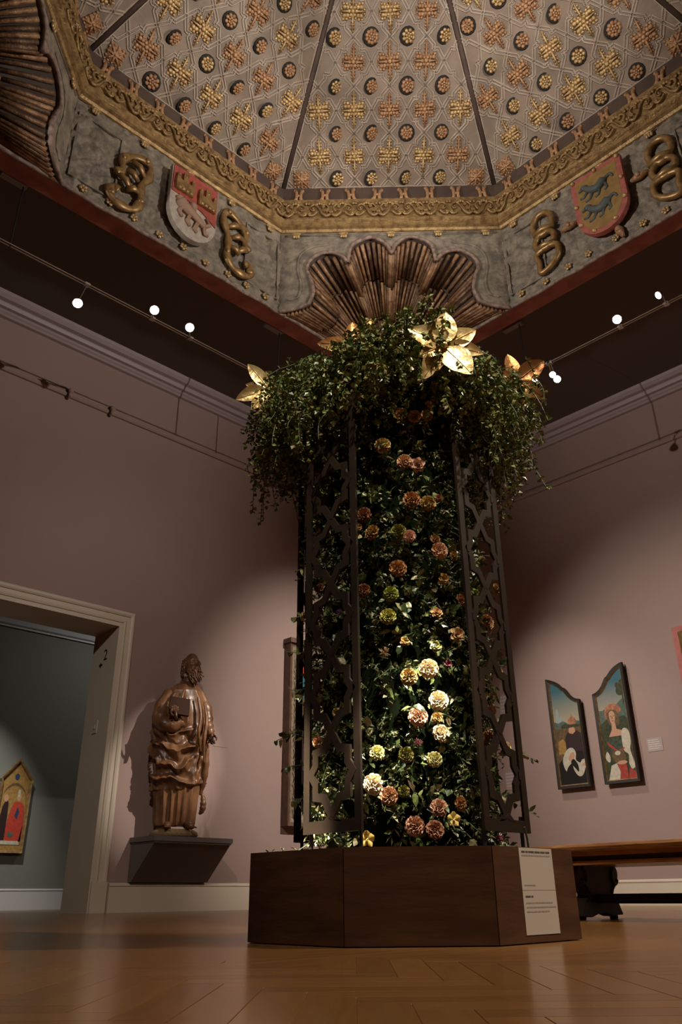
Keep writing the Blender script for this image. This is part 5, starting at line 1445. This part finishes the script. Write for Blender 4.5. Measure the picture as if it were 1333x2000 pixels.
picture('altarpiece_wing', 'right arched altarpiece wing with a standing woman in a wide hat', 'painting', (WX, 4.805, 1.255), UR, out2, PM, s2, .045, .045, .035, .014)
picture('red_framed_painting', 'red framed painting cut off by the right edge of the frame', 'painting', (WX, 3.70, 2.20), UR, [(0,0),(.75,0),(.75,.68),(0,.68)], PM, [shp('gold', [(.09,.09),(.66,.09),(.66,.59),(.09,.59)]), shp('brown', [(.2,.09),(.5,.09),(.45,.4),(.28,.42)])], .09, .05, .01, .03, M_['sh_red'])
# tall retable behind the left screen
UL = (1,0,0)
GW, GH = .62, 2.16
s3 = [shp('sky', [(.17,1.20),(.47,1.20),(.47,1.80),(.17,1.80)]), shp('brown', [(.17,.12),(.47,.12),(.47,1.60),(.30,1.52),(.17,1.36)]), shp('dark', smooth_line([(.19,.14),(.20,.7),(.26,1.1),(.34,1.15),(.42,.9),(.45,.14)], 4, True)), shp('skin', ell(.30,1.22,.05,.065)),
      shp('vermil', [(.17,1.80),(.47,1.80),(.47,1.92),(.40,1.90),(.30,1.94),(.22,1.86)])]
t = picture('carved_retable', 'tall carved frame painting half hidden behind the left screen', 'painting', (6.335, WY, .85), UL, [(0,0),(GW,0),(GW,GH),(0,GH)], PM, s3, .165, .12, .0, .125, M_['frame_brown'], 'dark', M_['carved'])
q = MB(); q.bx(6.315, 6.335+GW+.02, WY-.15, WY, .85+GH-.01, .85+GH+.05); q.build('cornice', M_['frame_brown'], t)
q = MB(); rr = random.Random(9)
for i in range(9):
    for j in range(4):
        x = 6.335+.17+.035*i; z = .85+GH-.08-.05*j; q.tube([(x-.012, WY-.121, z-.018), (x, WY-.13, z+.012), (x+.014, WY-.121, z-.01)], .006, 5)
q.build('tracery', M_['carved'], t)
for i in range(14):
    q = MB(); z = .95+.135*i
    q.tube([(6.335+.11, WY-.118, z), (6.335+.125, WY-.125, z+.05), (6.335+.10, WY-.118, z+.10)], .012, 5); q.build('carved_twist', M_['carved'], t)
# gabled panel in the green room
GY = 11.0
gx0, gw = 4.43, .41
o4 = [(0,0),(gw,0),(gw,.86),(gw+.015,.90),(gw/2,1.115+.05),(-.015,.90),(0,.86)]
s4 = [shp('brown', [(.036,.09),(gw-.036,.09),(gw-.036,.62)]+[(gw/2+(gw/2-.036)*cos(a), .62+.235*sin(a)) for a in [pi*i/10 for i in range(1, 10)]]+[(.036,.62)]), shp('gold', [(.04,.10),(gw-.04,.10),(gw-.04,.62)]+[(gw/2+(gw/2-.04)*cos(a), .62+.2*sin(a)) for a in [pi*i/10 for i in range(1, 10)]]+[(.04,.62)]),
      shp('vermil', smooth_line([(.15,.14),(.16,.40),(.21,.60),(.27,.62),(.35,.58),(.37,.40),(.36,.14)], 4, True)), shp('dark', smooth_line([(.05,.12),(.06,.50),(.10,.62),(.14,.60),(.15,.30),(.14,.12)], 4, True)),
      shp('skin', ell(.10,.66,.03,.045)), shp('skin', ell(.27,.68,.03,.05)), shp('white', ell(.265,.73,.018,.05)), shp('blue', [(.24,.45),(.27,.56),(.30,.5),(.28,.40)]), shp('white', [(.06,.10),(.36,.10),(.34,.145),(.08,.145)]), shp('blue', ell(gw/2,.935,.03,.04)), shp('hill', ell(.22,.22,.04,.03)), shp('black', [(.34,.14),(.37,.14),(.37,.36)])]
picture('gabled_panel', 'gold gabled altar panel with a red robed figure in the green room', 'painting', (gx0, GY, .66), UL, o4, PM, s4, .032, .06, .01, .012, M_['frame_gold'], 'gold')
# small wall labels
def wall_card(label, O, U, w_, h_, ink, nl, seed):
    t = thing('wall_label', label, 'label', Vector(O)+Vector(U)*(w_/2))
    q = MB(); q.prism([(0,0),(w_,0),(w_,h_),(0,h_)], O, U, (0,0,1), 0, .004); q.build('card', M_['wall_card'] if ink == 'ink_white' else M_['wall'] if ink == 'ink_none' else M_['wall_card'], t)
    rnd = random.Random(seed)
    for k in range(nl):
        q = MB(); scribble(q, .012, w_*rnd.uniform(.7,.93), h_-.025-k*(h_-.03)/nl, .0075, O, U, (0,0,1), rnd, 0, .0042); q.build('text_line', M_[ink if ink != 'ink_none' else 'ink_grey'], t)
wall_card('mauve wall label right of the altarpiece wings', (WX, 4.25, 1.56), UR, .18, .145, 'ink_white', 5, 1)
wall_card('upper mauve wall label seen through the right screen', (WX, 6.20, 2.22), UR, .18, .30, 'ink_white', 6, 2)
wall_card('lower mauve wall label seen through the right screen', (WX, 6.22, 1.32), UR, .19, .22, 'ink_white', 5, 3)
wall_card('faint wall label right of the carved saint statue', (5.33, WY, 1.64), UL, .19, .12, 'ink_none', 0, 4)
